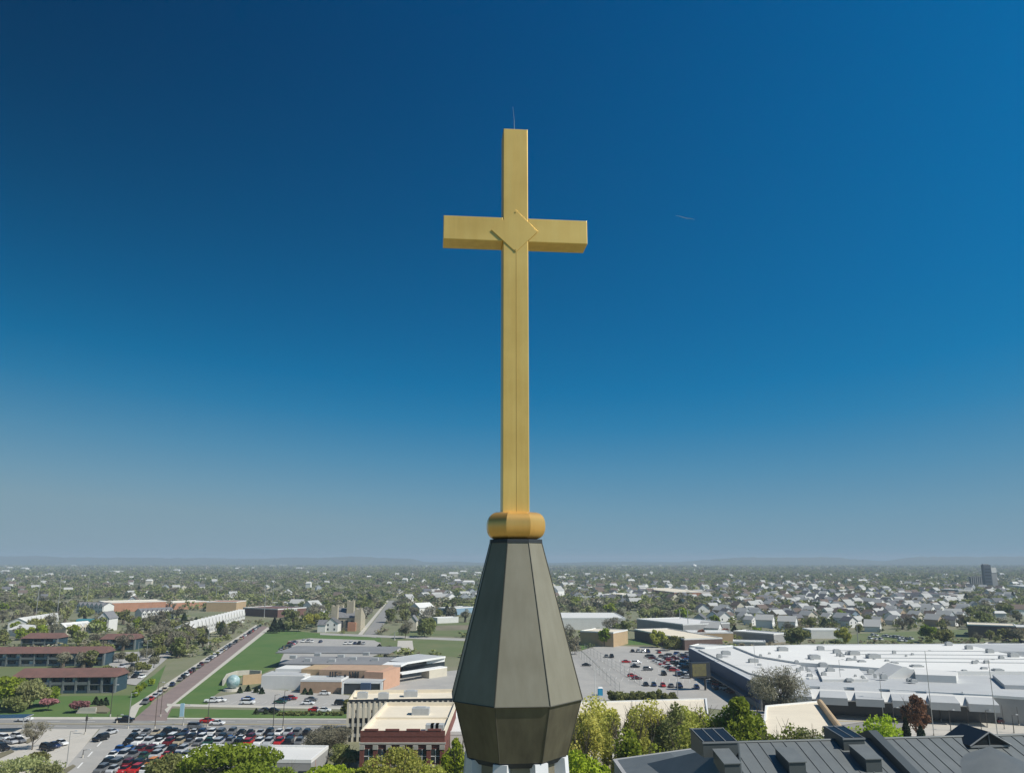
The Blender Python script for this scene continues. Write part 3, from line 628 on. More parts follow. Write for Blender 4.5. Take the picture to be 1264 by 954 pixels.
# water tower
p = V(857,700,3600); T = thing('water_tower', 'white spherical water tower on the horizon right of the steeple', 'water tower', (p.x, p.y, 0))
b = MB(); n = 16; rw_ = 9
zc_ = V(857,698.3,3600).z
for j in range(9):
    ph = math.pi*j/8; b.v += [(rw_*1.15*math.sin(ph)*math.cos(2*math.pi*i/n), rw_*1.15*math.sin(ph)*math.sin(2*math.pi*i/n), zc_+rw_*.85*math.cos(ph)) for i in range(n)]
for j in range(8):
    for i in range(n): b.f.append((j*n+i,(j+1)*n+i,(j+1)*n+(i+1)%n,j*n+(i+1)%n)); b.m.append(0)
b.build('tank', m_roof_bw, T, smooth=True); b = MB(); b.tube((0,0,0),(0,0,zc_-6),3,2.2,12); b.build('stem', m_wall_w, T)
# castle-like church
m_castle = mat('buff_stone', (0.42,0.37,0.27), .9, var=.15, scale=.2)
T, L = gable('stone_church', 'castle-like buff stone church with square corner towers near the far street', 'church', (414,762), (443,762), 9, 6, 26, m_castle, m_roof_s, 'x')
for (x_, y_, w_, h_) in ((0,-2,4.5,17),(L,-2,4.5,15),(L*.55,8,5,20),(-1,20,5,16)): b = MB(); b.box(x_-w_/2,x_+w_/2,y_-w_/2,y_+w_/2,0,h_); [b.box(x_+sx*w_*.36-w_*.14,x_+sx*w_*.36+w_*.14,y_+sy*w_*.36-w_*.14,y_+sy*w_*.36+w_*.14,h_,h_+.9) for sx in (-1,1) for sy in (-1,1)]; b.build('tower', m_castle, T)
for k in range(5): b = MB(); x_ = L*(k+.5)/5; b.box(x_-.8,x_+.8,-.1,.1,2,7); b.build('window', m_glass, T)
b = MB(); b.box(L*.62,L*.95,-7,-2.5,0,6); b.build('brick_porch', m_terra, T)
# white townhouses and cottages on the left
def townrow(label, a, b_, n, h, Dp, wall=m_wall_w, roof=m_roof_s, group='white townhouse rows'):
    o, rz, L = frame(a, b_, h); T = thing('townhouse_row', label, 'townhouses', o, rz, group); foot_add(T, L, Dp); b = MB(); b.box(0, L, 0, Dp, 0, h); st = L/n
    for k in range(n): x0 = k*st+.1*st; x1 = (k+1)*st-.1*st; b.add([(x0,-.6,0),(x1,-.6,0),(x1,-.6,h),(x0,-.6,h),((x0+x1)/2,-.6,h+st*.45)],[(0,1,2,3),(3,2,4)]); b.add([(x0,-.6,0),(x0,-.6,h),(x0,0,h),(x0,0,0)],[(0,1,2,3)]); b.add([(x1,-.6,0),(x1,0,0),(x1,0,h),(x1,-.6,h)],[(0,1,2,3)])
    b.add([(0,0,h),(0,Dp,h),(0,Dp/2,h+3),(L,0,h),(L,Dp,h),(L,Dp/2,h+3)], [(0,2,1),(3,4,5)]); b.build('wall', wall, T)
    b = MB()
    for (y0, y1) in ((-.4, Dp/2), (Dp+.4, Dp/2)): b.hull([(-.4,y0,h),(L+.4,y0,h),(L+.4,y1,h+3.05),(-.4,y1,h+3.05)], [(-.4,y0,h+.2),(L+.4,y0,h+.2),(L+.4,y1,h+3.25),(-.4,y1,h+3.25)])
    for k in range(n):
        x0 = k*st+.06*st; x1 = (k+1)*st-.06*st; xm = (x0+x1)/2
        for xa in (x0, x1): b.hull([(xa,-.8,h-.05),(xm,-.8,h+st*.48),(xm,Dp*.35,h+st*.48),(xa,Dp*.35,h-.05)], [(xa,-.8,h+.1),(xm,-.8,h+st*.48+.15),(xm,Dp*.35,h+st*.48+.15),(xa,Dp*.35,h+.1)])
    b.build('roof', roof, T)
    b = MB(); b.box(-.5,.5,-.05,.05,0,1.5); me = b.mesh('window', m_glass)
    for k in range(n):
        for z_ in (1.2, h-2): link('window', me, T, ((k+.32)*st, -.66, z_)); link('window', me, T, ((k+.68)*st, -.66, z_))
    return T
townrow('long white townhouse row with grey roof running up beside the brick street', (240,775), (302,758), 16, 6, 13, m_wall_w, m_roof_w)
townrow('white townhouse row at the left end of the terracotta school', (95,747), (128,748), 6, 7, 12)
townrow('white pointed townhouses in front of the terracotta school', (175,756), (215,754), 7, 7, 12)
townrow('white stepped townhouses among bare trees on the far left', (34,768), (72,762), 7, 6, 13, m_wall_w, m_roof_w)
townrow('pale cottages row behind the furthest red-roofed flats', (82,775), (114,772), 5, 4.5, 10, m_wall_c, m_roof_w)
gable('gable_house', 'tall white gabled house with turquoise side wall above the brick street flats', 'house', (120,763), (135,763), 9, 4.5, 13, m_wall_w, m_roof_s, 'y', win=(2,2,1.8,1.7,1.3))
sb('side_panel', (116.5,764), (120,763.2), 0, 8.5, 12, mat('turquoise',(0.05,0.25,0.30),.8), parent=bpy.data.objects['gable_house'])
gable('gable_house', 'white gabled house beside the yellow-green tree and the castle-like church', 'house', (401,769), (417,769), 6, 3.5, 12, m_wall_w, m_roof_s, 'y', win=(2,2,1.2,1.4,1.1))
gable('gable_house', 'white cottage with grey roof behind the right edge of the school lawn', 'house', (392,771), (402,771), 5, 3, 10, m_wall_w, m_roof_s, 'x')
gable('gable_house', 'broad white-roofed cottage just beyond the red-roofed flats, far left', 'house', (11,777), (30,778), 4, 3, 14, m_wall_w, m_roof_w, 'x')
gable('gable_house', 'cream gable-fronted house among blossom trees above the green fields', 'house', (504,766), (514,766), 7, 3.5, 11, m_wall_c, m_roof_s, 'y')
gable('gable_house', 'white house with steep roof beyond the far street trees', 'house', (518,750), (536,749), 7, 4, 14, m_wall_w, m_roof_w, 'x')

def stalls(a, b_, st, ln, m=m_paint):                # painted bay lines along a row
    p, q = G(*a), G(*b_); d = q-p; L_ = d.length; d /= L_; n = Vector((-d.y,d.x,0)); ZL[0] += .004; b = MB(); z = Vector((0,0,ZL[0])); s_ = 0
    while s_ < L_: c_ = p+d*s_+z; b.quad(c_-n*ln, c_-n*ln+d*.14, c_+n*ln+d*.14, c_+n*ln); s_ += st
    o = b.build('road_markings', m); o['kind'] = 'structure'
for a_ in [((20,910),(110,910),2.75,2.6),((10,926),(80,926),2.75,2.6),((270,867),(420,869),2.75,2.6),((372,804),(450,805),2.8,2.6),((372,793),(455,794),2.8,2.6),((730,815),(850,817),2.8,5),((745,826),(870,829),2.8,5),((760,838),(890,842),2.8,5),((960,866),(1130,871),2.8,2.6),((140,824),(190,826),2.8,2.6)]: stalls(*a_)

# ================================================================ NEAR ROOF, LOWER RIGHT
m_slate = mat('blue_grey_roof_metal', (0.125,0.138,0.138), 0.55, metal=.1, scale=.35, col2=(0.17,0.183,0.178))
m_slate2 = mat('roof_metal_trim', (0.085,0.098,0.098), 0.5, metal=.2)
m_navy = mat('dark_glazing', (0.012,0.016,0.02), 0.35, spec=.25)
ZR = 28.0; K = 0.353
O = G(911,916,ZR); O2 = G(1035,912.8,ZR); ux = (O2-O).normalized(); wx = Vector((ux.y,-ux.x,0)); rzr = math.atan2(ux.y, ux.x)
def RP(px, py):                                      # pixel -> front roof slope, local (u, w, z)
    d = ray(px, py); o = Vector((0,0,H))-O; n = Vector((0,0,1))+wx*K
    t_ = -o.dot(n)/d.dot(n); p = o+d*t_; return Vector((p.dot(ux), p.dot(wx), p.z+ZR))
hall = thing('slate_hall', 'near hall with blue-grey standing-seam roof and boxy dark skylights, lower right', 'hall', (O.x, O.y, 0), rzr)
def lv_(u, w_, z): return (u, -w_, z)                # local y points away from the camera
UL, UR, WE = 0.0, 62.0, 22.0; zE = ZR-K*WE
b = MB(); b.box(UL-8, UR, -WE+.6, WE-.6, 0, zE+.1); b.build('wall', m_stone, hall)
b = MB(); b.add([lv_(UL,0,ZR), lv_(UR,0,ZR), lv_(UR,WE,zE), lv_(UL-8,WE,zE), lv_(UL-8,-WE,zE), lv_(UR,-WE,zE)], [(3,2,1,0),(0,1,5,4),(4,3,0),(1,2,5)])
b.build('roof', m_slate, hall)
b = MB(); b.tube(lv_(UL,0,ZR+.04), lv_(UR,0,ZR+.04), .16, .16, 6); b.tube(lv_(UL,0,ZR+.04), lv_(UL-8,WE,zE+.04), .14, .14, 6); b.build('ridge_cap', m_slate2, hall)
for k in range(38):
    u = UL+.9+1.55*k
    b = MB(); b.hull([lv_(u-.045,.1,ZR-.05), lv_(u+.045,.1,ZR-.05), lv_(u+.045,WE,zE-.05), lv_(u-.045,WE,zE-.05)], [lv_(u-.045,.1,ZR+.05), lv_(u+.045,.1,ZR+.05), lv_(u+.045,WE,zE+.05), lv_(u-.045,WE,zE+.05)])
    b.build('roof_seam', m_slate, hall)
for k in range(9):
    w0 = 2.4*(k+1); ustart = UL-8*w0/WE
    b = MB(); zz0 = ZR-K*w0
    b.tube(lv_(ustart,w0,zz0+.03), lv_(ustart,WE,zE+.03), .05, .05, 4); b.build('roof_seam', m_slate, hall)
# raised fire wall crossing the roof
ra, rb_ = RP(1070,902.5), RP(1124,958); uw = RP(1092,926).x
b = MB(); pts = [(-6,ZR-2.2+.9),( .0,ZR+1.25),(WE*.9,ZR-K*WE*.9+1.25)]
b.hull([lv_(uw-.55,-4,ZR-K*4-.3), lv_(uw+.55,-4,ZR-K*4-.3), lv_(uw+.55,0,ZR-.2), lv_(uw-.55,0,ZR-.2)], [lv_(uw-.55,-4,ZR-K*4+1.0), lv_(uw+.55,-4,ZR-K*4+1.0), lv_(uw+.55,0,ZR+1.0), lv_(uw-.55,0,ZR+1.0)])
b.hull([lv_(uw-.55,0,ZR-.2), lv_(uw+.55,0,ZR-.2), lv_(uw+.55,WE,zE-.2), lv_(uw-.55,WE,zE-.2)], [lv_(uw-.55,0,ZR+1.0), lv_(uw+.55,0,ZR+1.0), lv_(uw+.55,WE,zE+1.0), lv_(uw-.55,WE,zE+1.0)])
b.build('fire_wall', m_slate2, hall)
m_bar = mat('glazing_bar_metal', (.20,.21,.21), .6)
def cupola(px0, px1, pyb, hf, rise, dp, panes=3, name='skylight'):
    p, q = RP(px0, pyb), RP(px1, pyb); wd = q.x-p.x; e = bpy.data.objects.new(name, None); COL.objects.link(e)
    b = MB(); zf = p.z+hf; zb_ = zf+rise
    sd = lambda u: [(u,0,p.z-.3),(u,dp,p.z-.3),(u,dp,zb_),(u,0,zf)]
    b.hull(sd(0), sd(wd)); o = b.build(name, m_slate2, hall); o.location = (p.x, -p.y, 0); bpy.data.objects.remove(e)
    n = Vector((0,-rise,dp)).normalized()*.06
    for k in range(panes):
        u0, u1 = .18+(wd-.3)*k/panes, .12+(wd-.3)*(k+1)/panes-.03; g_ = .12
        f = lambda u, t_: Vector((u, dp*t_, zf+rise*t_))
        b = MB(); lo = [f(u0,.06), f(u1,.06), f(u1,.94), f(u0,.94)]; b.hull(lo, [v+n for v in lo]); b.build('pane', m_navy, o)
    for k in range(panes+1):
        u0 = .06+(wd-.2)*k/panes; b = MB(); lo = [Vector((u0,0,zf)), Vector((u0+.09,0,zf)), Vector((u0+.09,dp,zb_)), Vector((u0,dp,zb_))]; b.hull([v-n for v in lo],[v+n*1.8 for v in lo]); b.build('glazing_bar', m_bar, o)
    b = MB(); b.box(-.08, wd+.08, -.1, .06, zf-.12, zf+.06); b.box(-.08, wd+.08, dp-.06, dp+.1, zb_-.1, zb_+.08); b.build('glazing_bar', m_bar, o)
    return o
cupola(868.5, 912, 931, 1.3, .6, 4.4)
cupola(1042, 1069, 926, 1.3, .45, 4.6, 2)
def dormer(px0, px1, pyf, hf, dp):
    p, q = RP(px0, pyf), RP(px1, pyf); wd = q.x-p.x; b = MB()
    sd = lambda u: [(u,0,p.z-.4),(u,dp,p.z+K*dp-.4),(u,dp,p.z+hf+.22*dp),(u,0,p.z+hf)]
    b.hull(sd(0), sd(wd)); o = b.build('dormer', m_slate2, hall); o.location = (p.x, -p.y, 0)
    b = MB(); b.hull([(-.1,-.15,p.z+hf),(wd+.1,-.15,p.z+hf),(wd+.1,dp,p.z+hf+.22*dp+.02),(-.1,dp,p.z+hf+.22*dp+.02)],[(-.1,-.15,p.z+hf+.1),(wd+.1,-.15,p.z+hf+.1),(wd+.1,dp,p.z+hf+.22*dp+.12),(-.1,dp,p.z+hf+.22*dp+.12)]); b.build('dormer_roof', m_slate, o)
for a in ((895,915,959,1.35,3.4), (975,996,957,1.35,3.4), (1070,1090,953,1.35,3.4)): dormer(*a)
# conical end roof and the big gabled skylight on the right
A = RP(1222,921); cz = 28.0; ca = G(1222,920.5,cz); ca = ca-O; cu, cw = ca.dot(ux), ca.dot(wx)
b = MB(); n = 28; b.v = [lv_(cu,cw,cz)]+[lv_(cu+20*math.cos(2*math.pi*i/n), cw+20*math.sin(2*math.pi*i/n), cz-9.0) for i in range(n)]
for i in range(n): b.f.append((0, 1+(i+1)%n, 1+i)); b.m.append(0)
b.build('cone_roof', m_slate, hall, smooth=True)
def gl(px, py, z): v = G(px,py,z)-O; return Vector((v.dot(ux), -v.dot(wx), z))
bx = gl(1199,932,26.4); x0_, x1_, yb, dp_, ze, za_ = bx.x, bx.x+4.9, bx.y, 4.6, 27.5, 28.9; xm = (x0_+x1_)/2
b = MB(); b.hull([(x0_,yb,23),(x1_,yb,23),(x1_,yb+dp_,23),(x0_,yb+dp_,23)],[(x0_,yb,ze),(x1_,yb,ze),(x1_,yb+dp_,ze),(x0_,yb+dp_,ze)])
o = b.build('gabled_skylight', m_slate2, hall)
for (xa, kx) in ((x0_-.2, -1), (x1_+.2, 1)):
    b = MB(); b.hull([(xa,yb-.25,ze-.1),(xm,yb-.25,za_),(xm,yb+dp_+.2,za_),(xa,yb+dp_+.2,ze-.1)], [(xa,yb-.25,ze+.04),(xm,yb-.25,za_+.15),(xm,yb+dp_+.2,za_+.15),(xa,yb+dp_+.2,ze+.04)]); b.build('pane', m_navy, o)
for xe in (x0_, x1_): 
    b = MB(); b.add([(x0_,yb-.05,ze),(x1_,yb-.05,ze),(xm,yb-.05,za_-.05)],[(0,1,2)])
b.build('gable_pane', m_navy, o)
b = MB(); b.tube((xm,yb-.1,ze),(xm,yb-.1,za_),.07,.07,4); b.tube((x0_-.2,yb-.3,ze),(xm,yb-.3,za_+.1),.1,.1,4); b.tube((x1_+.2,yb-.3,ze),(xm,yb-.3,za_+.1),.1,.1,4); b.box(x0_-.1,x1_+.1,yb-.2,yb+.02,ze-.2,ze+.02); b.build('glazing_bar', m_bar, o)
# low left wing
wing = [G(758,938,21),G(858,924,21),G(905,940,21),G(900,985,21),G(790,985,21)]
c_ = sum(wing, Vector())/5; T = thing('hall_wing', 'low left wing of the slate hall with pale gutter and flat dark roof', 'hall wing', (c_.x,c_.y,0))
Q = [(v.x-c_.x, v.y-c_.y) for v in wing][::-1]
b = MB(); b.hull([(x,y,0) for x,y in Q],[(x,y,21) for x,y in Q]); b.build('wall', m_stone, T)
Q2 = [(x*1.02,y*1.02) for x,y in Q]; b = MB(); b.hull([(x,y,20.9) for x,y in Q2],[(x,y,21.15) for x,y in Q2]); b.build('gutter', m_wall_g, T)
Q3 = [(x*.95,y*.95) for x,y in Q]; b = MB(); cc = (2.0,1.5); b.hull([(x,y,21.16) for x,y in Q3],[(cc[0]+x*.35,cc[1]+y*.35,22.6) for x,y in Q3]); b.build('roof', m_slate, T)

# ================================================================ CARS
PAINT = {'white':(.75,.75,.73),'silver':(.42,.43,.44),'grey':(.14,.145,.15),'black':(.012,.012,.014),'dark blue':(.015,.03,.085),'red':(.42,.02,.018),'maroon':(.12,.012,.015),'green':(.02,.07,.045),'tan':(.38,.32,.22),'blue':(.03,.10,.30),'orange':(.65,.22,.03)}
PM = {}
for k, c in PAINT.items(): PM[k] = mat(k.replace(' ','_')+'_paint', c, .28); 
m_tyre = mat('tyre_rubber', (.012,.012,.012), .9); m_cgl = mat('car_glass', (.01,.013,.016), .08); m_lamp = mat('headlamp', (.8,.8,.78), .2); m_tail = mat('tail_lamp', (.35,.01,.01), .3); m_rim = mat('alloy', (.45,.45,.46), .3, metal=.8)
def loft(b, st, mi=0):                               # st: list of (y, halfwidth, z0, z1, top halfwidth)
    n0 = len(b.v)
    for (y, w_, z0, z1, wt) in st: b.v += [(-w_,y,z0),(w_,y,z0),(w_*1.0,y,z0+(z1-z0)*.55),(wt,y,z1),(-wt,y,z1),(-w_,y,z0+(z1-z0)*.55)]
    for j in range(len(st)-1):
        for i in range(6): b.f.append((n0+j*6+i, n0+j*6+(i+1)%6, n0+(j+1)*6+(i+1)%6, n0+(j+1)*6+i)); b.m.append(mi)
    b.f.append(tuple(n0+i for i in range(5,-1,-1))); b.m.append(mi); m_ = n0+(len(st)-1)*6; b.f.append(tuple(m_+i for i in range(6))); b.m.append(mi)
KIND = {
 'sedan': dict(body=[(-2.3,.72,.35,.62,.62),(-2.15,.86,.25,.72,.74),(-1.2,.9,.22,.86,.8),(0,.9,.22,.9,.82),(1.5,.9,.22,.92,.78),(2.15,.86,.25,.9,.72),(2.3,.74,.35,.75,.64)], glass=[(-1.15,.78,.85,.88,.72),(-.35,.8,.85,1.38,.58),(.75,.8,.85,1.4,.58),(1.6,.76,.85,.95,.7)], roof=(-.38,.8,1.37,1.43,.57)),
 'hatchback': dict(body=[(-2.05,.72,.35,.66,.62),(-1.9,.86,.25,.76,.74),(-1.1,.88,.22,.9,.8),(1.0,.88,.22,.95,.8),(1.9,.85,.25,.95,.74),(2.0,.76,.35,.85,.66)], glass=[(-1.15,.78,.88,.92,.72),(-.3,.79,.88,1.46,.58),(1.2,.79,.88,1.46,.58),(1.85,.75,.88,1.0,.66)], roof=(-.34,1.25,1.45,1.51,.57)),
 'suv': dict(body=[(-2.35,.8,.42,.85,.72),(-2.2,.94,.3,.98,.84),(-1.2,.96,.28,1.08,.88),(1.4,.96,.28,1.12,.88),(2.25,.93,.3,1.1,.84),(2.35,.84,.4,.95,.76)], glass=[(-1.2,.86,1.05,1.1,.8),(-.45,.88,1.05,1.72,.68),(1.9,.88,1.05,1.72,.68),(2.25,.84,1.05,1.15,.76)], roof=(-.5,1.95,1.71,1.79,.67)),
 'van': dict(body=[(-2.5,.82,.4,.85,.74),(-2.35,.95,.28,1.0,.86),(-1.6,.98,.26,1.15,.9),(1.6,.98,.26,1.2,.9),(2.4,.96,.28,1.2,.88),(2.5,.9,.4,1.0,.8)], glass=[(-1.75,.88,1.1,1.15,.84),(-.9,.92,1.1,1.8,.74),(2.2,.92,1.1,1.82,.76),(2.42,.88,1.1,1.3,.8)], roof=(-.95,2.25,1.79,1.9,.74)),
 'pickup': dict(body=[(-2.75,.84,.45,.9,.76),(-2.6,.97,.32,1.02,.86),(-1.5,.98,.3,1.1,.9),(.8,.98,.3,1.1,.9),(.85,.98,.3,1.0,.92),(2.65,.96,.34,1.0,.9),(2.75,.9,.45,.95,.84)], glass=[(-1.5,.88,1.05,1.1,.82),(-.8,.9,1.05,1.75,.7),(.6,.9,1.05,1.75,.7),(.78,.88,1.05,1.15,.78)], roof=(-.85,.65,1.74,1.82,.69)),
}
MC = {}
def car_mesh(kind, col):
    if (kind, col) in MC: return MC[kind, col]
    K_ = KIND[kind]; b = MB(); loft(b, K_['body']); y0, y1, z0, z1, w_ = K_['roof']; loft(b, [(y0,w_,z0,z1,w_*.9),(y1,w_,z0,z1,w_*.9)])
    for sx in (-1,1): b.box(sx*.95-.08,sx*.95+.08,K_['glass'][1][0]-.5,K_['glass'][1][0]-.3,.95,1.08)
    if kind == 'pickup': b.box(-.72,.72,.95,2.55,1.0,1.03)
    MC[kind, col] = b.mesh('body', PM[col]); return MC[kind, col]
GM = {}; 
for k, K_ in KIND.items():
    b = MB(); loft(b, K_['glass']); GM[k] = b.mesh('window', m_cgl)
b = MB(); b.tube((-.12,0,0),(.12,0,0),.34,.34,10); b.tube((-.13,0,0),(.13,0,0),.2,.2,8,1); WM = b.mesh('wheel', [m_tyre, m_rim])
b = MB(); b.box(-.17,.17,-.05,.05,-.08,.08); HM = b.mesh('headlight', m_lamp); TM = b.mesh('tail_light', m_tail)
NC = [0]
def car(kind, col, loc, rz, label, group, detail=2, cat='car'):
    nm = {'sedan':'parked_car','hatchback':'parked_car','suv':'parked_suv','van':'parked_van','pickup':'pickup_truck'}[kind]
    T = thing(nm, label, cat, loc, rz, group); NC[0] += 1
    link('body', car_mesh(kind, col), T); link('window', GM[kind], T)
    if detail:
        fy, ry = KIND[kind]['body'][1][0]+.75, KIND[kind]['body'][-2][0]-.8; hx = KIND[kind]['body'][2][1]-.08
        for sx in (-1,1):
            for y in (fy, ry): link('wheel', WM, T, (sx*hx, y, .34))
    if detail > 1:
        for sx in (-1,1):
            link('headlight', HM, T, (sx*.62, KIND[kind]['body'][1][0]+.02, .66)); link('tail_light', TM, T, (sx*.64, KIND[kind]['body'][-2][0]+.04, .8))
    return T
cr2 = random.Random(11)
COLS = ['white']*6+['silver']*5+['grey']*6+['black']*8+['dark blue']*3+['red']*2+['maroon']*2+['green','tan','blue']
KINDS_ = ['sedan']*4+['suv']*5+['hatchback']*2+['van','pickup']
def row(a, b_, st, rzs, where, group, skip=.06, detail=2, jit=.25, along=False, cols=COLS, fixed=()):
    p, q = G(*a), G(*b_); d = q-p; L_ = d.length; d.normalize(); k = 0; s_ = st/2; out = []
    while s_ < L_:
        if cr2.random() > skip: out.append(s_)
        s_ += st
    if (q-p).x < 0: out = out[::-1]
    base_ = math.atan2(d.y, d.x)-math.pi/2 if along else 0
    for i, s_ in enumerate(out):
        col = fixed[i] if i < len(fixed) and fixed[i] else cr2.choice(cols); kind = cr2.choice(KINDS_); pos = p+d*s_+Vector((cr2.uniform(-.15,.15), cr2.uniform(-jit,jit), 0))
        kn = {'suv':'SUV','sedan':'saloon','hatchback':'hatchback','van':'van','pickup':'pickup'}[kind]
        n_ = 'leftmost' if i == 0 else ('rightmost' if i == len(out)-1 else nth(i+1)+' from the left')
        pos.z = .35 if detail else .3
        car(kind, col, (pos.x,pos.y,.16), base_+rzs+cr2.uniform(-.02,.02)+(math.pi if cr2.random() < .3 else 0), f'{col} {kn}, {n_} in {where}'.replace(' from the left in', ' from left in'), group, detail, 'van' if kind == 'van' else ('truck' if kind == 'pickup' else 'car'))
g1 = 'cars in the packed parking lot'
row((163,906.6),(386,907.2), 2.75, 0, 'the back row of the packed lot', g1, .03)
row((157,914.0),(378,914.4), 2.75, 0, 'the second row of the packed lot', g1, .02)
row((152,919.0),(374,919.6), 2.75, 0, 'the third row of the packed lot', g1, .02)
row((140,929.0),(300,929.6), 2.75, 0, 'the fourth row of the packed lot', g1, .04)
row((132,935.2),(262,935.6), 2.75, 0, 'the fifth row of the packed lot', g1, .05)
row((124,945.5),(200,945.8), 2.75, 0, 'the sixth row of the packed lot', g1, .04, fixed=(None,'grey','maroon',None,'orange','red','red'))
row((117,953.5),(192,953.8), 2.75, 0, 'the nearest row of the packed lot', g1, .03, fixed=(None,None,'red','red','white'))
row((176,871),(322,772.5), 7.0, 0, 'the kerb line of the brick street', 'cars parked along the brick street', .12, 1, along=True)
g2 = 'cars in the upper school lot'
row((346,806),(364,793), 2.9, R(80), 'the left column of the upper school lot', g2, .3, 1)
row((374,804),(400,804.5), 2.8, 0, 'the near row of the upper school lot', g2, .2, 1)
row((372,792.5),(400,793), 2.8, 0, 'the far left row of the upper school lot', g2, .2, 1)
row((420,803),(448,803.4), 2.8, 0, 'the near right row of the upper school lot', g2, .15, 1)
row((424,795),(452,795.4), 2.8, 0, 'the far right row of the upper school lot', g2, .15, 1)
def one(kind, col, px, py, rz, label, group=None, detail=2): car(kind, col, (G(px,py).x, G(px,py).y, .16), rz, label, group, detail, {'van':'van','pickup':'truck'}.get(kind,'car'))
q_ = R(90)
g3 = 'cars on the school forecourt'
one('pickup','white',262,867,q_,'white pickup at the lawn corner of the school forecourt',g3); one('sedan','white',271,866,q_,'white saloon right beside the white pickup by the lawn',g3)
one('sedan','blue',306,864.5,q_,'blue saloon in front of the globe on the school forecourt',g3); one('suv','white',306,869,q_,'white tall car in front of the blue saloon, school forecourt',g3)
one('sedan','dark blue',352,864.5,q_,'dark blue saloon in the middle of the school forecourt',g3); one('sedan','green',346,868,q_,'dark green saloon just left of the dark blue one, school forecourt',g3)
one('hatchback','red',360,863.5,q_,'red hatchback behind the dark blue saloon, school forecourt',g3)
one('sedan','white',380,869.5,q_,'white saloon near the entrance of the school forecourt',g3); one('sedan','grey',384,865,q_,'grey saloon behind the white one near the school entrance',g3)
one('hatchback','white',401,857.5,q_,'white car parked against the orange school wall',g3); one('sedan','red',389,878,q_,'red car behind the hedge by the school sidewalk',g3)
one('sedan','white',400,878.5,q_,'white car right of the red one by the school sidewalk',g3); one('suv','black',421,870,q_,'black tall car beside the parking garage end',g3)
one('sedan','grey',327,878.8,q_,'grey car between dark bushes on the sidewalk',g3); one('sedan','black',337,878.9,q_,'black car right of the grey one between bushes',g3)
g4 = 'cars driving on the avenue'
one('suv','white',30,890,q_,'white car on the avenue at far left',g4); one('pickup','black',154,891,q_,'black pickup on the avenue at the brick street mouth',g4)
one('sedan','red',256,891.8,q_,'red car on the avenue above the packed lot',g4); one('sedan','white',268,894.5,q_,'white car just ahead of the red one on the avenue',g4)
one('suv','grey',241,899.2,q_,'dark grey car entering the packed lot from the avenue',g4)
one('suv','black',124,914,R(-20),'black tall car waiting on the side street','cars on the side street'); one('sedan','silver',136,906,R(-20),'silver car turning into the side street','cars on the side street')
g5 = 'cars in the left concrete lot'
for i, (x, y, k, c, w_) in enumerate([(58,926,'suv','black','nearest of the three parked below the bare dark tree'),(66,922.5,'sedan','dark blue','middle of the three parked below the bare dark tree'),(75,919.5,'sedan','white','farthest of the three parked below the bare dark tree'),(4,914,'suv','white','in the solar canopy row at the left edge'),(13,917.5,'sedan','silver','second under the solar canopy'),(23,916.5,'sedan','grey','right end of the solar canopy row'),(20,911,'hatchback','white','behind the solar canopy row'),(2,926,'suv','black','cut by the left edge, below the solar canopy')]):
    one(k, c, x, y, R(62), f'{c} car, {w_}', g5)
g6 = 'cars in the shopping mall parking lot'
one('sedan','red',773,818,q_,'bright red car alone at the left of the mall lot',g6,1); one('suv','white',786,819.5,q_,'white car right of the lone red one, mall lot',g6,1)
one('sedan','black',784,824,q_,'black car below the white one, mall lot',g6,1); one('suv','grey',800,827.5,q_,'dark grey car in the open middle of the mall lot',g6,1)
one('sedan','maroon',786,838.5,q_,'maroon car near the olive hedge, mall lot',g6,1); one('hatchback','red',780,835.5,q_,'red hatchback behind the maroon car, mall lot',g6,1); one('sedan','black',724,822,q_,'dark car on the fenced street by the steeple',g6,1)
row((816,811),(905,856), 4.4, R(75), 'the first diagonal mall lot row', g6, .15, 1)
row((824,809),(925,859), 4.2, R(75), 'the second diagonal mall lot row', g6, .2, 1)
row((836,808),(940,858), 4.4, R(75), 'the third diagonal mall lot row', g6, .25, 1)
row((849,808),(952,859), 5, R(75), 'the diagonal row by the navy mall wall', g6, .3, 1)
row((800,810),(862,846), 5.2, R(75), 'the sparse far-left diagonal row of the mall lot', g6, .35, 1)
row((745,811),(768,812), 2.9, 0, 'the far-left mall lot group', g6, .4, 1)
row((792,846),(900,852), 3.4, 0, 'the mall lot row behind the olive hedge', g6, .35, 1)
row((815,833),(868,836), 3.2, 0, 'the short row left of the billboard', g6, .3, 1)
row((778,804.5),(822,806.5), 2.9, 0, 'the far hedge row of the mall lot', g6, .25, 1)
row((962,866),(1040,868), 4.0, 0, 'the row left of the mall front', g6, .3, 1)
row((1012,862),(1130,868.5), 3.4, 0, 'the row along the mall front', g6, .2, 1)
row((1028,871),(1132,874), 3.2, 0, 'the near row before the mall front', g6, .2, 1)
row((1075,784.5),(1128,790), 3.0, 0, 'the white-car lot behind the mall roof', 'cars parked behind the mall', .2, 0, cols=['white','silver','white','white','grey'])
row((1072,789),(1118,792), 3.0, 0, 'the near row behind the mall roof', 'cars parked behind the mall', .2, 0, cols=['white','silver','white','grey'])
row((1190,783),(1262,787), 3, 0, 'the lot below the brown store', 'cars parked behind the mall', .35, 0)
row((1240,792),(1264,794), 2.9, 0, 'the lot by the maroon block', 'cars parked behind the mall', .2, 0)
row((885,800.3),(912,799.8), 3, 0, 'the strip behind the navy-edged store', 'cars parked behind the mall', .2, 0, cols=['black','grey','dark blue'])
row((150,812),(196,812), 3, 0, 'the far end of the gravel lot', 'cars in the gravel lot by the flats', .3, 0)
row((140,824),(188,826), 3, 0, 'the middle of the gravel lot', 'cars in the gravel lot by the flats', .3, 0)
row((148,836),(182,837), 3, 0, 'the near end of the gravel lot', 'cars in the gravel lot by the flats', .3, 0)
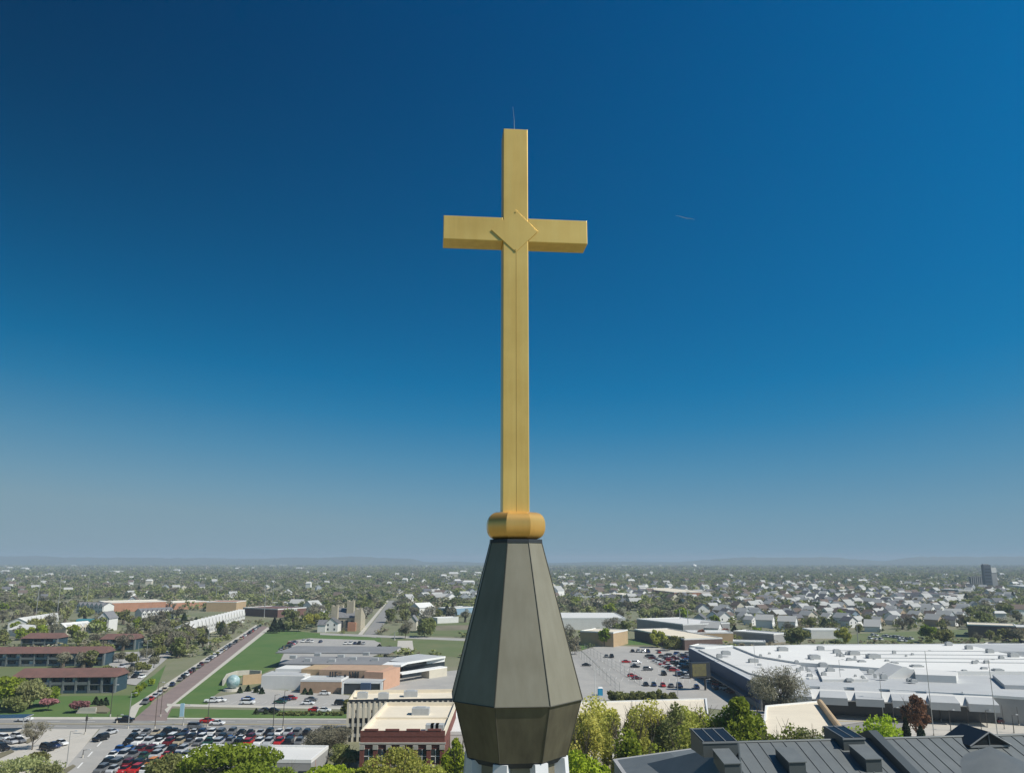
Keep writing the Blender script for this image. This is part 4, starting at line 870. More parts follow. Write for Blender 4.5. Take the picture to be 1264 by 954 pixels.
one('sedan','black',1233,876,q_,'black car at the right edge of the plaza','cars on the right-hand avenue'); one('suv','grey',1255,878,q_,'grey tall car on the plaza by the right edge','cars on the right-hand avenue')
one('suv','maroon',1240,893,q_,'maroon tall car beside the signal poles at right','cars on the right-hand avenue'); one('sedan','black',1100,887,q_,'black car on the avenue behind the russet tree','cars on the right-hand avenue')

# ================================================================ STREET FURNITURE
m_pole = mat('pale_pole', (.45,.45,.43), .5, metal=.5); m_poled = mat('dark_pole', (.06,.055,.05), .7); m_wood = mat('timber_pole', (.13,.10,.08), .9)
def ztop_at(px, py, p): return V(px, py, p.y).z
def lamp(px, pyb, pyt, label, m=None, r=.16, arms=1, heads=True, group='light poles'):
    p = G(px, pyb); h = V(px, pyt, p.y).z; T = thing('light_pole', label, 'light pole', p, 0, group); m = m or m_pole
    b = MB(); b.tube((0,0,0),(0,0,h),r,r*.6,7); b.build('pole', m, T)
    b = MB(); b.tube((0,0,0),(0,0,.7),r*2,r*1.8,8); b.build('base', m_conc, T)
    if heads:
        for sx in ((-1,1) if arms == 2 else (1,)):
            b = MB(); b.tube((0,0,h-.1),(sx*1.4,0,h+.1),.06,.05,5); b.build('arm', m, T)
            b = MB(); b.hull([(sx*1.2-.2,-.2,h),(sx*1.2+.6,-.2,h),(sx*1.2+.6,.2,h),(sx*1.2-.2,.2,h)],[(sx*1.2-.1,-.15,h+.2),(sx*1.2+.5,-.15,h+.2),(sx*1.2+.5,.15,h+.2),(sx*1.2-.1,.15,h+.2)]); b.build('lamp_head', m_unit, T)
for a in [(136,884,845,'dark pole at the corner of the flats lawn',m_poled),(158,899,855,'pale pole at the brick street crossing',None),(82,947,902,'tall pale light pole on the driveway of the left lot',None),(256,896,862,'thin pole on the avenue below the globe',m_poled),(144,892,882,'short pole at the flats lawn corner',m_poled),
          (226,895,870,'slim grey pole at the corner of the lawn',m_pole),(337,899,857,'thin dark pole rising before the school',m_poled),(349,899,852,'second thin dark pole rising before the school',m_poled),
          (735,866,826,'white pole beside the blue bin by the steeple',m_trim),(837,862,828,'pale pole left of the yellow billboard',None),(872,852,838,'pale light pole right of the yellow billboard',None),(934,850,792,'tall pale pole against the mall roof',None),(1005,868,828,'pale light pole before the mall front',None),(1040,868,814,'tall light pole before the mall hoods',None),(975,865,836,'light pole beside the bare tree at the mall corner',None),
          (1091,890,830,'teal-grey pole left of the russet tree',None),(1153,908,803,'very tall pale pole crossing the mall roof',m_pole),(1232,912,814,'very tall teal utility pole at the right edge',None),(1105,905,873,'short dark pole by the russet tree',m_poled),(1174,902,876,'dark signal pole near the big skylight',m_poled),(1183,886,866,'slim dark pole on the plaza',m_poled),(1206,884,866,'second slim dark pole on the plaza',m_poled),(1219,898,876,'dark bollard-like pole near the gabled skylight',m_poled),(1252,905,882,'dark pole at the right edge corner',m_poled),(1136,860,852,'short pole on the mall lawn',m_poled),
          (1026,868,846,'light pole standing by the pipe-edged roof',None),(1064,867,834,'light pole before the second hood',None),
          (43,770,706,'tall floodlight mast among trees at far left',m_pole),(70,762,706,'tall mast right of the far-left floodlight mast',m_pole),(106,752,703,'tall mast behind the white townhouses',m_pole),(326,762,718,'mast above the dark red hall',m_pole),(336,752,708,'floodlight mast in the woods right of the dark red hall',m_pole),(266,746,709,'thin mast behind the bright orange block',m_pole),
          (105,906,886,'short signal pole at the avenue crossing',m_poled),(102,935,925,'dark sign post on the driveway island',m_poled),(191,899,842,'tall dark utility pole at the mouth of the brick street',m_wood),(198,884,845,'utility pole beside the brick street sidewalk',m_wood),(168,830,792,'pale pole behind the red-roofed flats',None),(179,828,790,'pale pole right beside another behind the flats',None),(257,795,775,'pole beside the white townhouse row',None),
          (487,790,779,'short post by the concrete path',None),(1060,800,770,'pale mast behind the mall roof',None),(840,778,752,'pale pole beside the grey warehouse',None),(850,785,752,'second pale pole beside the grey warehouse',None)]:
    lamp(a[0], a[1], a[2], a[3], a[4], r=.13 if a[1] > 800 else .3)
for k, (x_, yb_, yt_) in enumerate([(1143,898,880),(1162,890,872),(1196,896,874),(1212,904,880),(1240,900,870),(1258,896,872),(1122,886,870),(1150,884,868)]): lamp(x_, yb_, yt_, f'{nth(k+1)} of the dark thin posts about the right-hand crossing', m_poled, r=.1, heads=False)
# signals
b = None
p = G(105,906); T = thing('traffic_signal', 'dark traffic signal on the island at the avenue crossing', 'traffic signal', p)
b = MB(); b.tube((0,0,0),(0,0,5.5),.12,.1,6); b.build('pole', m_poled, T); b = MB(); b.box(-.25,.25,-.2,.2,3.6,4.9); b.build('signal_head', m_poled, T)
# billboard
p = G(865,852); T = thing('billboard', 'dark-framed billboard with yellow and black faded sign panel in the mall lot', 'billboard', p, R(14))
h0, h1 = V(865,836,p.y).z, V(865,817,p.y).z; wb = 24/F*p.y*1.02
b = MB(); b.tube((wb*.25,0,0),(wb*.25,0,h0),.45,.4,10); b.build('post', m_poled, T)
b = MB(); b.box(-wb/2,wb/2,-.9,.9,h0,h1); b.build('sign_box', m_dark, T)
b = MB(); b.box(-wb/2+.5,wb/2-1.8,-1.0,-.88,h0+.7,h1-.5); b.build('sign_panel', mat('faded_sign',(0.20,0.17,0.05),.6,scale=.8,col2=(.09,.085,.05)), T)
# fence by the steeple
for (a_, b__, lab) in (((709,806),(765,856),'tall wire fence along the near side of the fenced street'),((722,804),(790,846),'tall wire fence along the far side of the fenced street')):
    P0, P1 = G(*a_), G(*b__); d = P1-P0; L_ = d.length; T = thing('wire_fence', lab, 'fence', P0, math.atan2(d.y,d.x), 'wire fences by the fenced street')
    for k in range(15): b = MB(); b.tube((L_*k/14,0,0),(L_*k/14,0,4.2),.09,.09,5); b.build('fence_post', m_pole, T)
    for z_ in (.3,1.4,2.6,4.1): b = MB(); b.tube((0,0,z_),(L_,0,z_),.05,.05,4); b.build('rail', m_pole, T)
p = G(741,858); T = thing('portable_toilet', 'bright blue portable cabin by the fence near the steeple', 'cabin', p, R(-5))
b = MB(); b.box(-.95,.95,-.95,.95,0,2.6); b.build('cabin_wall', mat('bright_blue',(.02,.30,.52),.5), T); b = MB(); b.hull([(-1,-1,2.6),(1,-1,2.6),(1,1,2.6),(-1,1,2.6)],[(-.6,-.6,3),(.6,-.6,3),(.6,.6,3),(-.6,.6,3)]); b.build('roof', m_trim, T); b = MB(); b.box(-.6,.6,-1.0,-.94,.1,2.2); b.build('door', mat('bright_blue_door',(.03,.36,.58),.5), T)
# solar canopy
p = G(-4,905); T = thing('solar_canopy', 'dark blue solar panel canopy over parked cars at the left edge', 'solar canopy', p, R(6))
m_sol = mat('solar_panel', (.012,.02,.06), .15); b = MB(); b.box(-4,7,0,6,4.0,4.15); fr = b.build('canopy_frame', m_unit, T)
for i in range(7):
    for j in range(3): b = MB(); b.box(-3.9+1.55*i,-2.45+1.55*i,.1+1.95*j,1.95+1.95*j,4.16,4.22); b.build('solar_panel', m_sol, fr)
for (x, y) in ((-3.5,1),(6.5,1),(-3.5,5),(6.5,5)): b = MB(); b.tube((x,y,0),(x,y,4),.15,.15,6); b.build('post', m_pole, T)
T.location.z = 0
# cream kerbed sign on flats lawn, totem by lawn
p = G(107,880); T = thing('monument_sign', 'low cream sign slab on the flats lawn by the avenue', 'sign', p); b = MB(); b.box(-3,3,-.3,.3,0,1.8); b.build('sign_panel', m_walk, T); b = MB(); b.box(-3.3,3.3,-.5,.5,0,.35); b.build('base', m_conc, T)
p = G(224,885); T = thing('totem_sign', 'slim pale blue totem sign at the lawn corner', 'sign', p); b = MB(); b.box(-.6,.6,-.25,.25,.3,4.2); b.build('sign_panel', mat('pale_blue_sign',(.35,.55,.65),.5), T); b = MB(); b.box(-.75,.75,-.4,.4,0,.3); b.build('base', m_conc, T)
sheet('gravel_mound', [(112,873.5),(128,871.5),(136,877),(132,880.5),(110,880)], m_dirt, thick=.3)
sheet('traffic_island', [(72,953),(90,944),(94,946),(80,956)], m_dirt, keep=False); sheet('traffic_island', [(28,915),(44,908),(48,911),(34,918)], m_dirt, keep=False); sheet('traffic_island', [(-10,932),(14,926),(18,928),(-4,938)], m_dirt, keep=False)
sheet('gravel_lot', [(132,806),(206,803),(212,808),(168,846),(138,842)], m_asph_old, keep=True)
# contrail
P0, P1 = V(834,266.5,6000), V(858,271.5,6000); T = MB(); nseg = 8
for k in range(nseg):
    r0, r1 = [3.2*math.sin(math.pi*min(.97,max(.04,t_)))**.6 for t_ in (k/nseg,(k+1)/nseg)]; wob = lambda t_: Vector((0,0,3*math.sin(t_*9)))
    T.tube(P0.lerp(P1,k/nseg)+wob(k/nseg), P0.lerp(P1,(k+1)/nseg)+wob((k+1)/nseg), r0, r1, 6)
m_ct = mat('contrail_ice', (.22,.30,.36), 1.0); tag(T.build('contrail', m_ct), 'thin short white aircraft trail right of the cross arm', kind='stuff')

# ================================================================ TREES
def leafmat(name, c, c2, var=.22, scale=.22, trans=.38):
    m = mat(name, c, .75, scale=scale, col2=c2, obj_var=var, spec=.2)
    t_ = m.node_tree; p_ = t_.nodes['Principled BSDF']; out = t_.nodes['Material Output']
    tr = t_.nodes.new('ShaderNodeBsdfTranslucent'); ms = t_.nodes.new('ShaderNodeMixShader'); ms.inputs[0].default_value = trans
    src = p_.inputs['Base Color'].links[0].from_socket
    t_.links.new(src, tr.inputs[0]); t_.links.new(p_.outputs[0], ms.inputs[1]); t_.links.new(tr.outputs[0], ms.inputs[2]); t_.links.new(ms.outputs[0], out.inputs[0])
    return m
L_ = {'green': leafmat('spring_leaves', (.33,.40,.04), (.21,.27,.03)), 'bright': leafmat('bright_leaves', (.43,.52,.035), (.27,.36,.03)),
      'yellow': leafmat('yellow_leaves', (.60,.58,.13), (.42,.43,.09), trans=.48), 'olive': leafmat('olive_leaves', (.29,.30,.10), (.19,.21,.075)),
      'bare': leafmat('bare_twigs', (.27,.25,.17), (.19,.18,.125), trans=.2), 'pale': leafmat('pale_leaves', (.42,.44,.19), (.29,.32,.13)),
      'dark': leafmat('dark_needles', (.035,.055,.025), (.05,.075,.035), trans=.05), 'pink': leafmat('pink_blossom', (.50,.25,.24), (.36,.19,.17)),
      'white': leafmat('white_blossom', (.55,.52,.44), (.32,.31,.24)), 'russet': leafmat('russet_leaves', (.28,.12,.07), (.18,.10,.06))}
m_bark = mat('bark', (.11,.09,.065), .95, var=.25, scale=2)
LOOK = {'green':'fresh green','bright':'bright yellow-green','yellow':'pale yellow-green','olive':'olive green','bare':'bare grey-brown','pale':'pale budding','dark':'dark evergreen','pink':'pink blossom','white':'white blossom','russet':'russet'}
def crown(seed, r, z0, z1, n, leaf, kind, lobes=15, flat_=.0):
    rg = np.random.default_rng(seed); cz, hz = (z0+z1)/2, (z1-z0)/2
    if kind == 'dark':
        zz = rg.random(n)**.8; ang = rg.random(n)*2*math.pi; rad = r*(1-zz)*(.55+.45*rg.random(n))*(1+.15*np.sin(zz*25)); P = np.stack([rad*np.cos(ang), rad*np.sin(ang), z0+(z1-z0)*zz],1)
    else:
        lc = rg.normal(size=(lobes,3)); lc /= np.linalg.norm(lc,axis=1)[:,None]; lc *= (.22+.60*rg.random(lobes)**.8)[:,None]; lc[:,2] = lc[:,2]*.9; lr = .20+.28*rg.random(lobes)
        pick = rg.integers(0, lobes, n); d = rg.normal(size=(n,3)); d /= np.linalg.norm(d,axis=1)[:,None]
        P = lc[pick]+d*(lr[pick]*(.35+.70*rg.random(n)**.6))[:,None]
        mask = np.abs(P[:,2]) < 1.05; P = P[mask]; P[:,:2] *= r; P[:,2] = cz+P[:,2]*hz
        P[:,2] = np.maximum(P[:,2], z0-.1*(z1-z0))
    n = len(P); u = rg.normal(size=(n,3)); u /= np.linalg.norm(u,axis=1)[:,None]; v = np.cross(u, rg.normal(size=(n,3))); v /= np.linalg.norm(v,axis=1)[:,None]
    s_ = leaf*(.6+.8*rg.random(n))[:,None]; asp = .22 if kind == 'bare' else .75
    V_ = np.stack([P-u*s_-v*s_*asp, P+u*s_-v*s_*asp*.6, P+u*s_+v*s_*asp, P-u*s_*.7+v*s_*asp],1).reshape(-1,3)
    return V_
def npmesh(name, V_, m, k=4, F_=None):
    me = bpy.data.meshes.new(name); nv = len(V_); nf = nv//k if F_ is None else len(F_)
    me.vertices.add(nv); me.vertices.foreach_set('co', V_.astype(np.float32).ravel()); me.loops.add(nf*k); me.polygons.add(nf)
    me.loops.foreach_set('vertex_index', (np.arange(nf*k) if F_ is None else F_.ravel()).astype(np.int32)); me.polygons.foreach_set('loop_start', np.arange(0,nf*k,k,dtype=np.int32)); me.polygons.foreach_set('loop_total', np.full(nf,k,dtype=np.int32))
    me.materials.append(m); me.update(calc_edges=True); me.validate(); return me
def trunk(seed, h, r, kind, zc, branches=9, twigs=3):
    rg = random.Random(seed); b = MB(); tr = max(.12, h*.022); top = zc
    p = Vector((0,0,0)); pts = [p]
    for k in range(3): p = p+Vector((rg.uniform(-.03,.03)*h, rg.uniform(-.03,.03)*h, top/3)); pts.append(p)
    for k in range(3): b.tube(pts[k], pts[k+1], tr*(1-.22*k), tr*(1-.22*(k+1)), 7)
    if kind == 'dark': b.tube(pts[-1], (pts[-1].x,pts[-1].y,h*.95), tr*.4, tr*.1, 5); return b
    for k in range(branches):
        t_ = .35+.6*k/branches; s_ = pts[0].lerp(pts[3], t_); s_.z = top*t_; a = k*2.4+rg.random(); e = s_+Vector((math.cos(a)*r*rg.uniform(.45,.8), math.sin(a)*r*rg.uniform(.45,.8), (h-top*t_)*rg.uniform(.45,.85)))
        mid = s_.lerp(e,.5)+Vector((0,0,-.04*h)); b.tube(s_, mid, tr*.42, tr*.28, 5, caps=False); b.tube(mid, e, tr*.28, tr*.07, 5, caps=False)
        for j in range(twigs):
            q = mid.lerp(e, rg.uniform(.0,.8)); f = q+Vector((rg.uniform(-.3,.3)*r, rg.uniform(-.3,.3)*r, rg.uniform(.1,.3)*h*.6)); b.tube(q, f, tr*.13, tr*.03, 4, caps=False)
    return b
def tree(kind, loc, h, r, label, group=None, seed=1, n=4000, leaf=.3, z0f=.25, br=9, twigs=3, nm=None, cat='tree'):
    T = thing(nm or {'dark':'evergreen_tree','bare':'bare_tree'}.get(kind,'leafy_tree'), label, cat, loc, 0, group)
    trunk(seed, h, r, kind, h*.5, br, twigs).build('trunk', m_bark, T)
    link('crown', npmesh('crown', crown(seed, r, h*z0f, h, n, leaf, kind), L_[kind]), T); return T
def near(kind, px, pyt, dist, wpx, label, seed, n=7000, leaf=.26, z0f=.2, br=10, twigs=4, **kw):
    p = V(px, pyt, dist); r = wpx/2/F*dist*1.22; return tree(kind, (p.x, dist, 0), p.z, r, label, 'trees near the church', seed, n, leaf, z0f, br, twigs, **kw)
near('pale', 22, 936, 188, 72, 'pale budding tree at the bottom left corner beside the concrete lot', 1, 4500, .22)
near('pale', 56, 942, 184, 34, 'smaller pale budding tree right of the corner one', 2, 2500, .2)
near('olive', 212, 932, 182, 52, 'olive green tree at the bottom left of the big green tree', 3)
near('green', 283, 921, 176, 104, 'broad bright green tree before the low white-roofed lodge', 4, 14000, .28)
near('green', 338, 936, 172, 64, 'low green tree touching the right side of the broad green one', 5, 6000)
near('bare', 406, 896, 214, 62, 'large brown budding tree between the lodge and the brick building', 6, 9000, .26, br=14, twigs=6)
near('olive', 432, 915, 204, 40, 'brownish budding tree at the corner of the brick building', 7, 3500, .22, br=12)
near('bright', 412, 937, 180, 56, 'low bright green tree left of the brick building foot', 8, 6000)
near('green', 450, 942, 176, 56, 'low fresh green tree at the foot of the brick building', 9, 6000)
near('yellow', 492, 917, 174, 66, 'yellow-green budding tree in front of the brick building', 10, 7000, .2, br=12)
near('bright', 562, 899, 178, 36, 'narrow bright green tree against the steeple left side', 11, 5000, .24)
near('yellow', 525, 935, 170, 40, 'small yellowish tree right before the brick building', 12, 3000, .2)
near('bright', 728, 917, 150, 62, 'rounded vivid green tree at the right foot of the steeple', 13, 9000, .24)
near('yellow', 733, 858, 192, 56, 'budding tree nearest the steeple against the cream roof', 14, 7500, .22, .1, 18, 9)
near('yellow', 768, 866, 176, 52, 'second budding tree from the steeple against the cream roof', 15, 7500, .22, .1, 18, 9)
near('yellow', 797, 858, 186, 62, 'third budding tree from the steeple against the cream roof', 16, 8500, .22, .1, 18, 9)
near('olive', 822, 862, 178, 46, 'fourth budding tree, with the dense base, against the cream roof', 17, 7500, .22, .1, 16, 8)
near('yellow', 846, 852, 188, 64, 'fifth budding tree, just left of the tall green tree', 18, 10000, .23, .1, 18, 9)
near('green', 900, 846, 176, 92, 'tall dense green tree rising behind the left skylight', 19, 16000, .27, .1)
near('green', 941, 866, 172, 66, 'green tree joined to the right side of the tall dense one', 20, 8000, .25, .1)
near('olive', 966, 884, 168, 44, 'olive tree tapering down right of the tall green ones', 21, 4200, .22, .1)
near('yellow', 718, 872, 170, 46, 'low budding tree at the steeple edge beneath the cream roof corner', 31, 6000, .21, .05, 14, 7)
near('green', 790, 892, 160, 60, 'low leafy tree beneath the budding trees, behind the left wing', 32, 8000, .24, .05)
near('yellow', 850, 888, 160, 60, 'low yellow-green tree at the left side of the left skylight', 33, 8000, .22, .05)
near('pale', 992, 884, 170, 40, 'thin budding tree in front of the pipe-edged roof', 22, 3500, .2, .1, 14, 8)
near('pale', 1016, 892, 166, 34, 'small thin budding tree at the right end of the cream roof', 23, 3200, .2, .1, 12, 7)
near('bright', 1068, 874, 162, 88, 'vivid yellow-green tree behind the second skylight', 24, 12000, .25)
near('bare', 958, 815, 256, 62, 'round bare brown tree at the corner of the shopping mall', 25, 9000, .34, .12, 16, 8)
near('russet', 1126, 853, 236, 30, 'tall thin russet tree by the avenue right of the vivid tree', 26, 3600, .24, .2, 12, 6)
near('dark', 1117, 886, 196, 26, 'dark evergreen at the foot of the russet tree', 27, 3000, .3, .05)
near('dark', 1136, 896, 215, 26, 'low dark bush right of the russet tree', 28, 1800, .3, .05, nm='evergreen_shrub', cat='shrub')
near('bare', 44, 888, 226, 30, 'dark bare tree on the concrete lot beside the solar canopy', 29, 2200, .22, .3, 12, 6)
near('olive', 44, 928, 205, 24, 'low round tree at the nearest parked cars of the concrete lot', 30, 1500, .25)
# trees on the flats lawn
def at_tree(kind, px, pyb, pyt, wpx, label, seed, n=2500, leaf=.4, z0f=.22, group='trees around the flats', **kw):
    p = G(px, pyb); h = V(px, pyt, p.y).z; r = wpx/2/F*p.y*1.04; return tree(kind, p, h, r, label, group, seed, n, leaf, z0f, **kw)
at_tree('green', 8, 872, 826, 52, 'big green tree at the left edge before the flats', 40, 6000, .38, .1)
at_tree('pale', 36, 874, 834, 40, 'loose pale green tree before the left end of the flats', 41, 4000, .33, .1)
at_tree('green', 58, 871, 843, 26, 'smaller green tree at the right of the group before the flats', 42, 2400, .33, .1)
at_tree('olive', 20, 878, 856, 36, 'low olive shrub under the big tree at the left edge', 43, 2000, .3, .05)
at_tree('pink', 59, 877, 860, 20, 'pink blossom tree nearer the left green trees', 44, 1600, .26, .25)
at_tree('pink', 97, 879, 862, 24, 'larger pink blossom tree in the middle of the lawn', 45, 1900, .26, .2)
for i, (x, y) in enumerate([(118,865),(124,868),(130,866),(171,850),(178,846),(186,842),(167,856)]):
    at_tree('dark' if i < 3 else 'green', x, y+4, y-5, 9, ['darkest little conifer left of three on the lawn','middle little conifer of three on the lawn','right little conifer of three on the lawn','round bush fourth up the lawn edge hedge','round bush fifth up the lawn edge hedge','topmost round bush of the lawn edge hedge','lowest round bush of the lawn edge hedge'][i], 50+i, 500, .3, .05, nm='garden_shrub', cat='shrub')
for i, (x, y) in enumerate([(306,853),(316,854.5),(323,856),(296,855),(376,856.5),(383,857)]):
    at_tree('dark', x, y, y-7, 7, nth(i+1)+' of the small dark conifers planted before the school', 60+i, 500, .3, .05, group='conifers before the school', nm='evergreen_shrub', cat='shrub')
for i, x in enumerate([316,327.5,337,346,352,358,364,371,378,386,395,404,413,421]):
    at_tree('dark' if i < 3 else 'olive', x, 882.5 if i > 2 else 881, 877.5 if i > 2 else 874.5, 8, ('dark round bush, ' if i < 3 else 'low hedge bush, ')+nth(i+1)+' from the left along the school sidewalk', 70+i, 350, .22, .02, group='bushes along the school sidewalk', nm='garden_shrub', cat='shrub')
# hedge of olive shrubs right of the steeple
for i in range(9):
    at_tree('olive', 757+i*9, 868+ (i%2)*2, 850+(i%3)*1.5, 16, nth(i+1)+' olive shrub from the left in the hedge right of the steeple', 90+i, 1400, .3, .05, group='olive hedge right of the steeple', nm='garden_shrub', cat='shrub')
for a in [(746,798,775,20,'green','green round tree before the tan-walled building'),(812,799,776,18,'yellow','yellow-green tree beside the dark brown store'),(835,801,784,22,'olive','olive tree at the corner of the navy-edged store'),(826,803,787,14,'olive','smaller olive tree left of the corner one by the store'),(757,781,760,24,'bare','grey bare tree before the white depot'),(770,785,765,20,'olive','olive tree right of the tan-walled building'),
          (697,800,770,26,'bare','bare brown tree against the steeple on the right'),(710,808,785,18,'bare','second bare brown tree beside the steeple'),(985,799,772,30,'olive','large olive tree behind the mall between white sheds'),(1043,797,774,20,'yellow','brown-yellow tree behind the mall right of the thin shed'),(895,785,776,14,'russet','russet bush before the grey workshop'),(865,790,776,13,'russet','russet bush at the left of the tan building'),
          (1150,793,770,22,'green','green tree behind the mall lot of white cars'),(1163,795,776,24,'olive','olive tree right of the lot of white cars'),(1212,775,752,28,'olive','broad olive tree behind the brown store'),(430,776,756,17,'yellow','yellow-green tree before the castle-like church'),(384,776,757,20,'yellow','light green tree at the top of the lawn'),
          (338,781,763,14,'dark','dark evergreen at the top of the brick street'),(356,779,762,14,'pale','silvery tree by the top of the lawn'),(345,779,764,14,'dark','second dark evergreen at the top of the lawn'),(368,779,764,16,'pale','pale tree left of the light green one at the lawn top'),(468,806,796,16,'dark','dark round tree behind the school roof'),(478,805,797,14,'olive','olive bush behind the school roof'),
          (500,788,764,18,'bare','bare purple-grey tree by the concrete path'),(527,780,748,22,'white','tall white blossom tree above the fields'),(524,786,758,26,'olive','brown-green tree below the white blossom tree'),(430,880,862,18,'olive','brown tree against the parking garage end')]:
    x, yb, yt, w_, k, lab = a; at_tree(k, x, yb, yt, w_, lab, int(x), 1800, .55, .1, group='trees in the town')

for i, (x, y) in enumerate([(1016,869),(1031,871),(1049,872),(1068,873),(1086,874),(1103,875),(1119,876)]):
    at_tree('olive' if i % 3 else 'dark', x, y, y-6, 12, nth(i+1)+' round shrub from the left along the mall front lot', 300+i, 700, .35, .05, group='shrubs along the mall front lot', nm='garden_shrub', cat='shrub')
for i, (x, y, k) in enumerate([(146,818,'bare'),(163,820,'olive'),(180,815,'bare'),(195,812,'olive'),(158,838,'bare'),(176,830,'olive'),(190,824,'bare'),(134,836,'olive')]):
    at_tree(k, x, y, y-16, 17, nth(i+1)+' of the small trees dotted over the gravel lot by the flats', 320+i, 1300, .4, .15, group='trees in the gravel lot')
# --- prototypes for the belts of trees across the town
PROTO = {}
def proto(kind, v):
    if (kind, v) not in PROTO:
        s_ = hash((kind, v)) if False else (list(LOOK).index(kind)*10+v+200)
        n = {'bare':650,'dark':420}.get(kind, 560)
        PROTO[kind, v] = (npmesh('crown', crown(s_, .5, .14, 1.0, n, .052 if kind != 'bare' else .07, kind, lobes=10), L_[kind]), trunk(s_, 1.0, .5, kind, .5, 7, 2).mesh('trunk', m_bark))
    return PROTO[kind, v]
BELT = []
def town_tree(kind, x, y, h, wd):
    cr_m, tr_m = proto(kind, cr3.randrange(3)); T = thing({'dark':'evergreen_tree','bare':'bare_tree'}.get(kind,'leafy_tree'), None, 'tree', (x,y,0), cr3.uniform(0,6.28), 'trees in belts across the town')
    T.scale = (wd, wd, h); link('crown', cr_m, T); link('trunk', tr_m, T); BELT.append((T, kind)); return T
cr3 = random.Random(5)
HOUSES = []; HM_ = {}
m_hw = [mat('house_white', (.82,.81,.78), .8), mat('house_cream', (.62,.57,.46), .8), mat('house_grey', (.38,.41,.43), .8), mat('house_blue', (.25,.33,.40), .8), mat('house_tan', (.42,.32,.22), .8)]
m_hr = [mat('shingle_grey', (.13,.13,.14), .9), mat('shingle_brown', (.14,.105,.085), .9), mat('shingle_pale', (.42,.42,.40), .9)]
HN = ['white','cream','grey','pale blue','tan']; RN = ['grey','brown','pale']
def house(x, y, rz, wi, ri, sc, row_):
    v = cr3.randrange(3)
    if (wi, v) not in HM_:
        W_, D_, h_ = [(8,11,5.2),(10,9,3.4),(8.5,12,5.6)][v]; b = MB(); b.box(-W_/2,W_/2,-D_/2,D_/2,0,h_); r_ = W_*.38
        b.add([(-W_/2,-D_/2,h_),(W_/2,-D_/2,h_),(0,-D_/2,h_+r_),(-W_/2,D_/2,h_),(W_/2,D_/2,h_),(0,D_/2,h_+r_)], [(0,1,2),(4,3,5)])
        if v == 2: b.box(W_/2,W_/2+4,-D_/2+1,D_/2-4,0,2.8)
        HM_[wi, v] = b.mesh('wall', m_hw[wi])
    if ('r', ri, v) not in HM_:
        W_, D_, h_ = [(8,11,5.2),(10,9,3.4),(8.5,12,5.6)][v]; b = MB(); r_ = W_*.38; e = .5; k_ = r_/(W_/2)*e
        for sx in (-1,1): b.hull([(sx*(W_/2+e),-D_/2-e,h_-k_),(0,-D_/2-e,h_+r_+.02),(0,D_/2+e,h_+r_+.02),(sx*(W_/2+e),D_/2+e,h_-k_)],[(sx*(W_/2+e),-D_/2-e,h_-k_+.25),(0,-D_/2-e,h_+r_+.27),(0,D_/2+e,h_+r_+.27),(sx*(W_/2+e),D_/2+e,h_-k_+.25)])
        if v == 2: b.hull([(W_/2+.1,-D_/2+.7,3.5),(W_/2+4.3,-D_/2+.7,2.8),(W_/2+4.3,D_/2-3.7,2.8),(W_/2+.1,D_/2-3.7,3.5)],[(W_/2+.1,-D_/2+.7,3.7),(W_/2+4.3,-D_/2+.7,3.0),(W_/2+4.3,D_/2-3.7,3.0),(W_/2+.1,D_/2-3.7,3.7)])
        HM_['r', ri, v] = b.mesh('roof', m_hr[ri])
    if ('w', v) not in HM_:
        W_, D_, h_ = [(8,11,5.2),(10,9,3.4),(8.5,12,5.6)][v]; L2 = []
        for z_ in ((1.0, 3.5) if v != 1 else (1.0,)):
            for x_ in (-.27,.27): b = MB(); b.box(x_*W_-.5,x_*W_+.5,-D_/2-.05,-D_/2+.05,z_,z_+1.3); L2.append(b.mesh('window', m_glass))
        HM_['w', v] = L2
    T = thing('house', None, 'house', (x,y,0), rz, 'small gabled houses of the town'); T.scale = (sc,sc,sc)
    link('wall', HM_[wi, v], T); link('roof', HM_['r', ri, v], T)
    if y < 800:
        for me in HM_['w', v]: link('window', me, T)
    HOUSES.append((T, wi, ri, row_)); FOOT.append([(x-9,y-10),(x+9,y-10),(x+9,y+10),(x-9,y+10)])
# streets of the dense suburb on the right: rows of houses facing side streets
ang = R(27); ex = Vector((math.cos(ang), math.sin(ang), 0)); ey = Vector((-math.sin(ang), math.cos(ang), 0)); base_ = G(925, 771)
sub = [(p.x, p.y) for p in (G(915,772), G(990,775), G(1196,772), G(1190,735), G(1110,737), G(985,733), G(925,742), G(862,738), G(862,750))]
rn = 0
for j in range(-6, 40):
    if j % 2 == 0: off = j*24.0
    else: off = j*24.0-6
    got = 0
    for i in range(-26, 40):
        p = base_+ex*(i*17.5+cr3.uniform(-3.5,3.5))+ey*(off+cr3.uniform(-4,4))
        if inside(p.x, p.y, sub) and free(p.x, p.y) and cr3.random() < .80 and len(HOUSES) < 215:
            house(p.x, p.y, ang+R(cr3.choice([0,0,0,90,-90]))+cr3.uniform(-.2,.2), cr3.choice([0,0,0,0,1,2,3,4]), cr3.choice([0,1,2,2,2]), cr3.uniform(.8,1.05), 'R%d' % j); got += 1
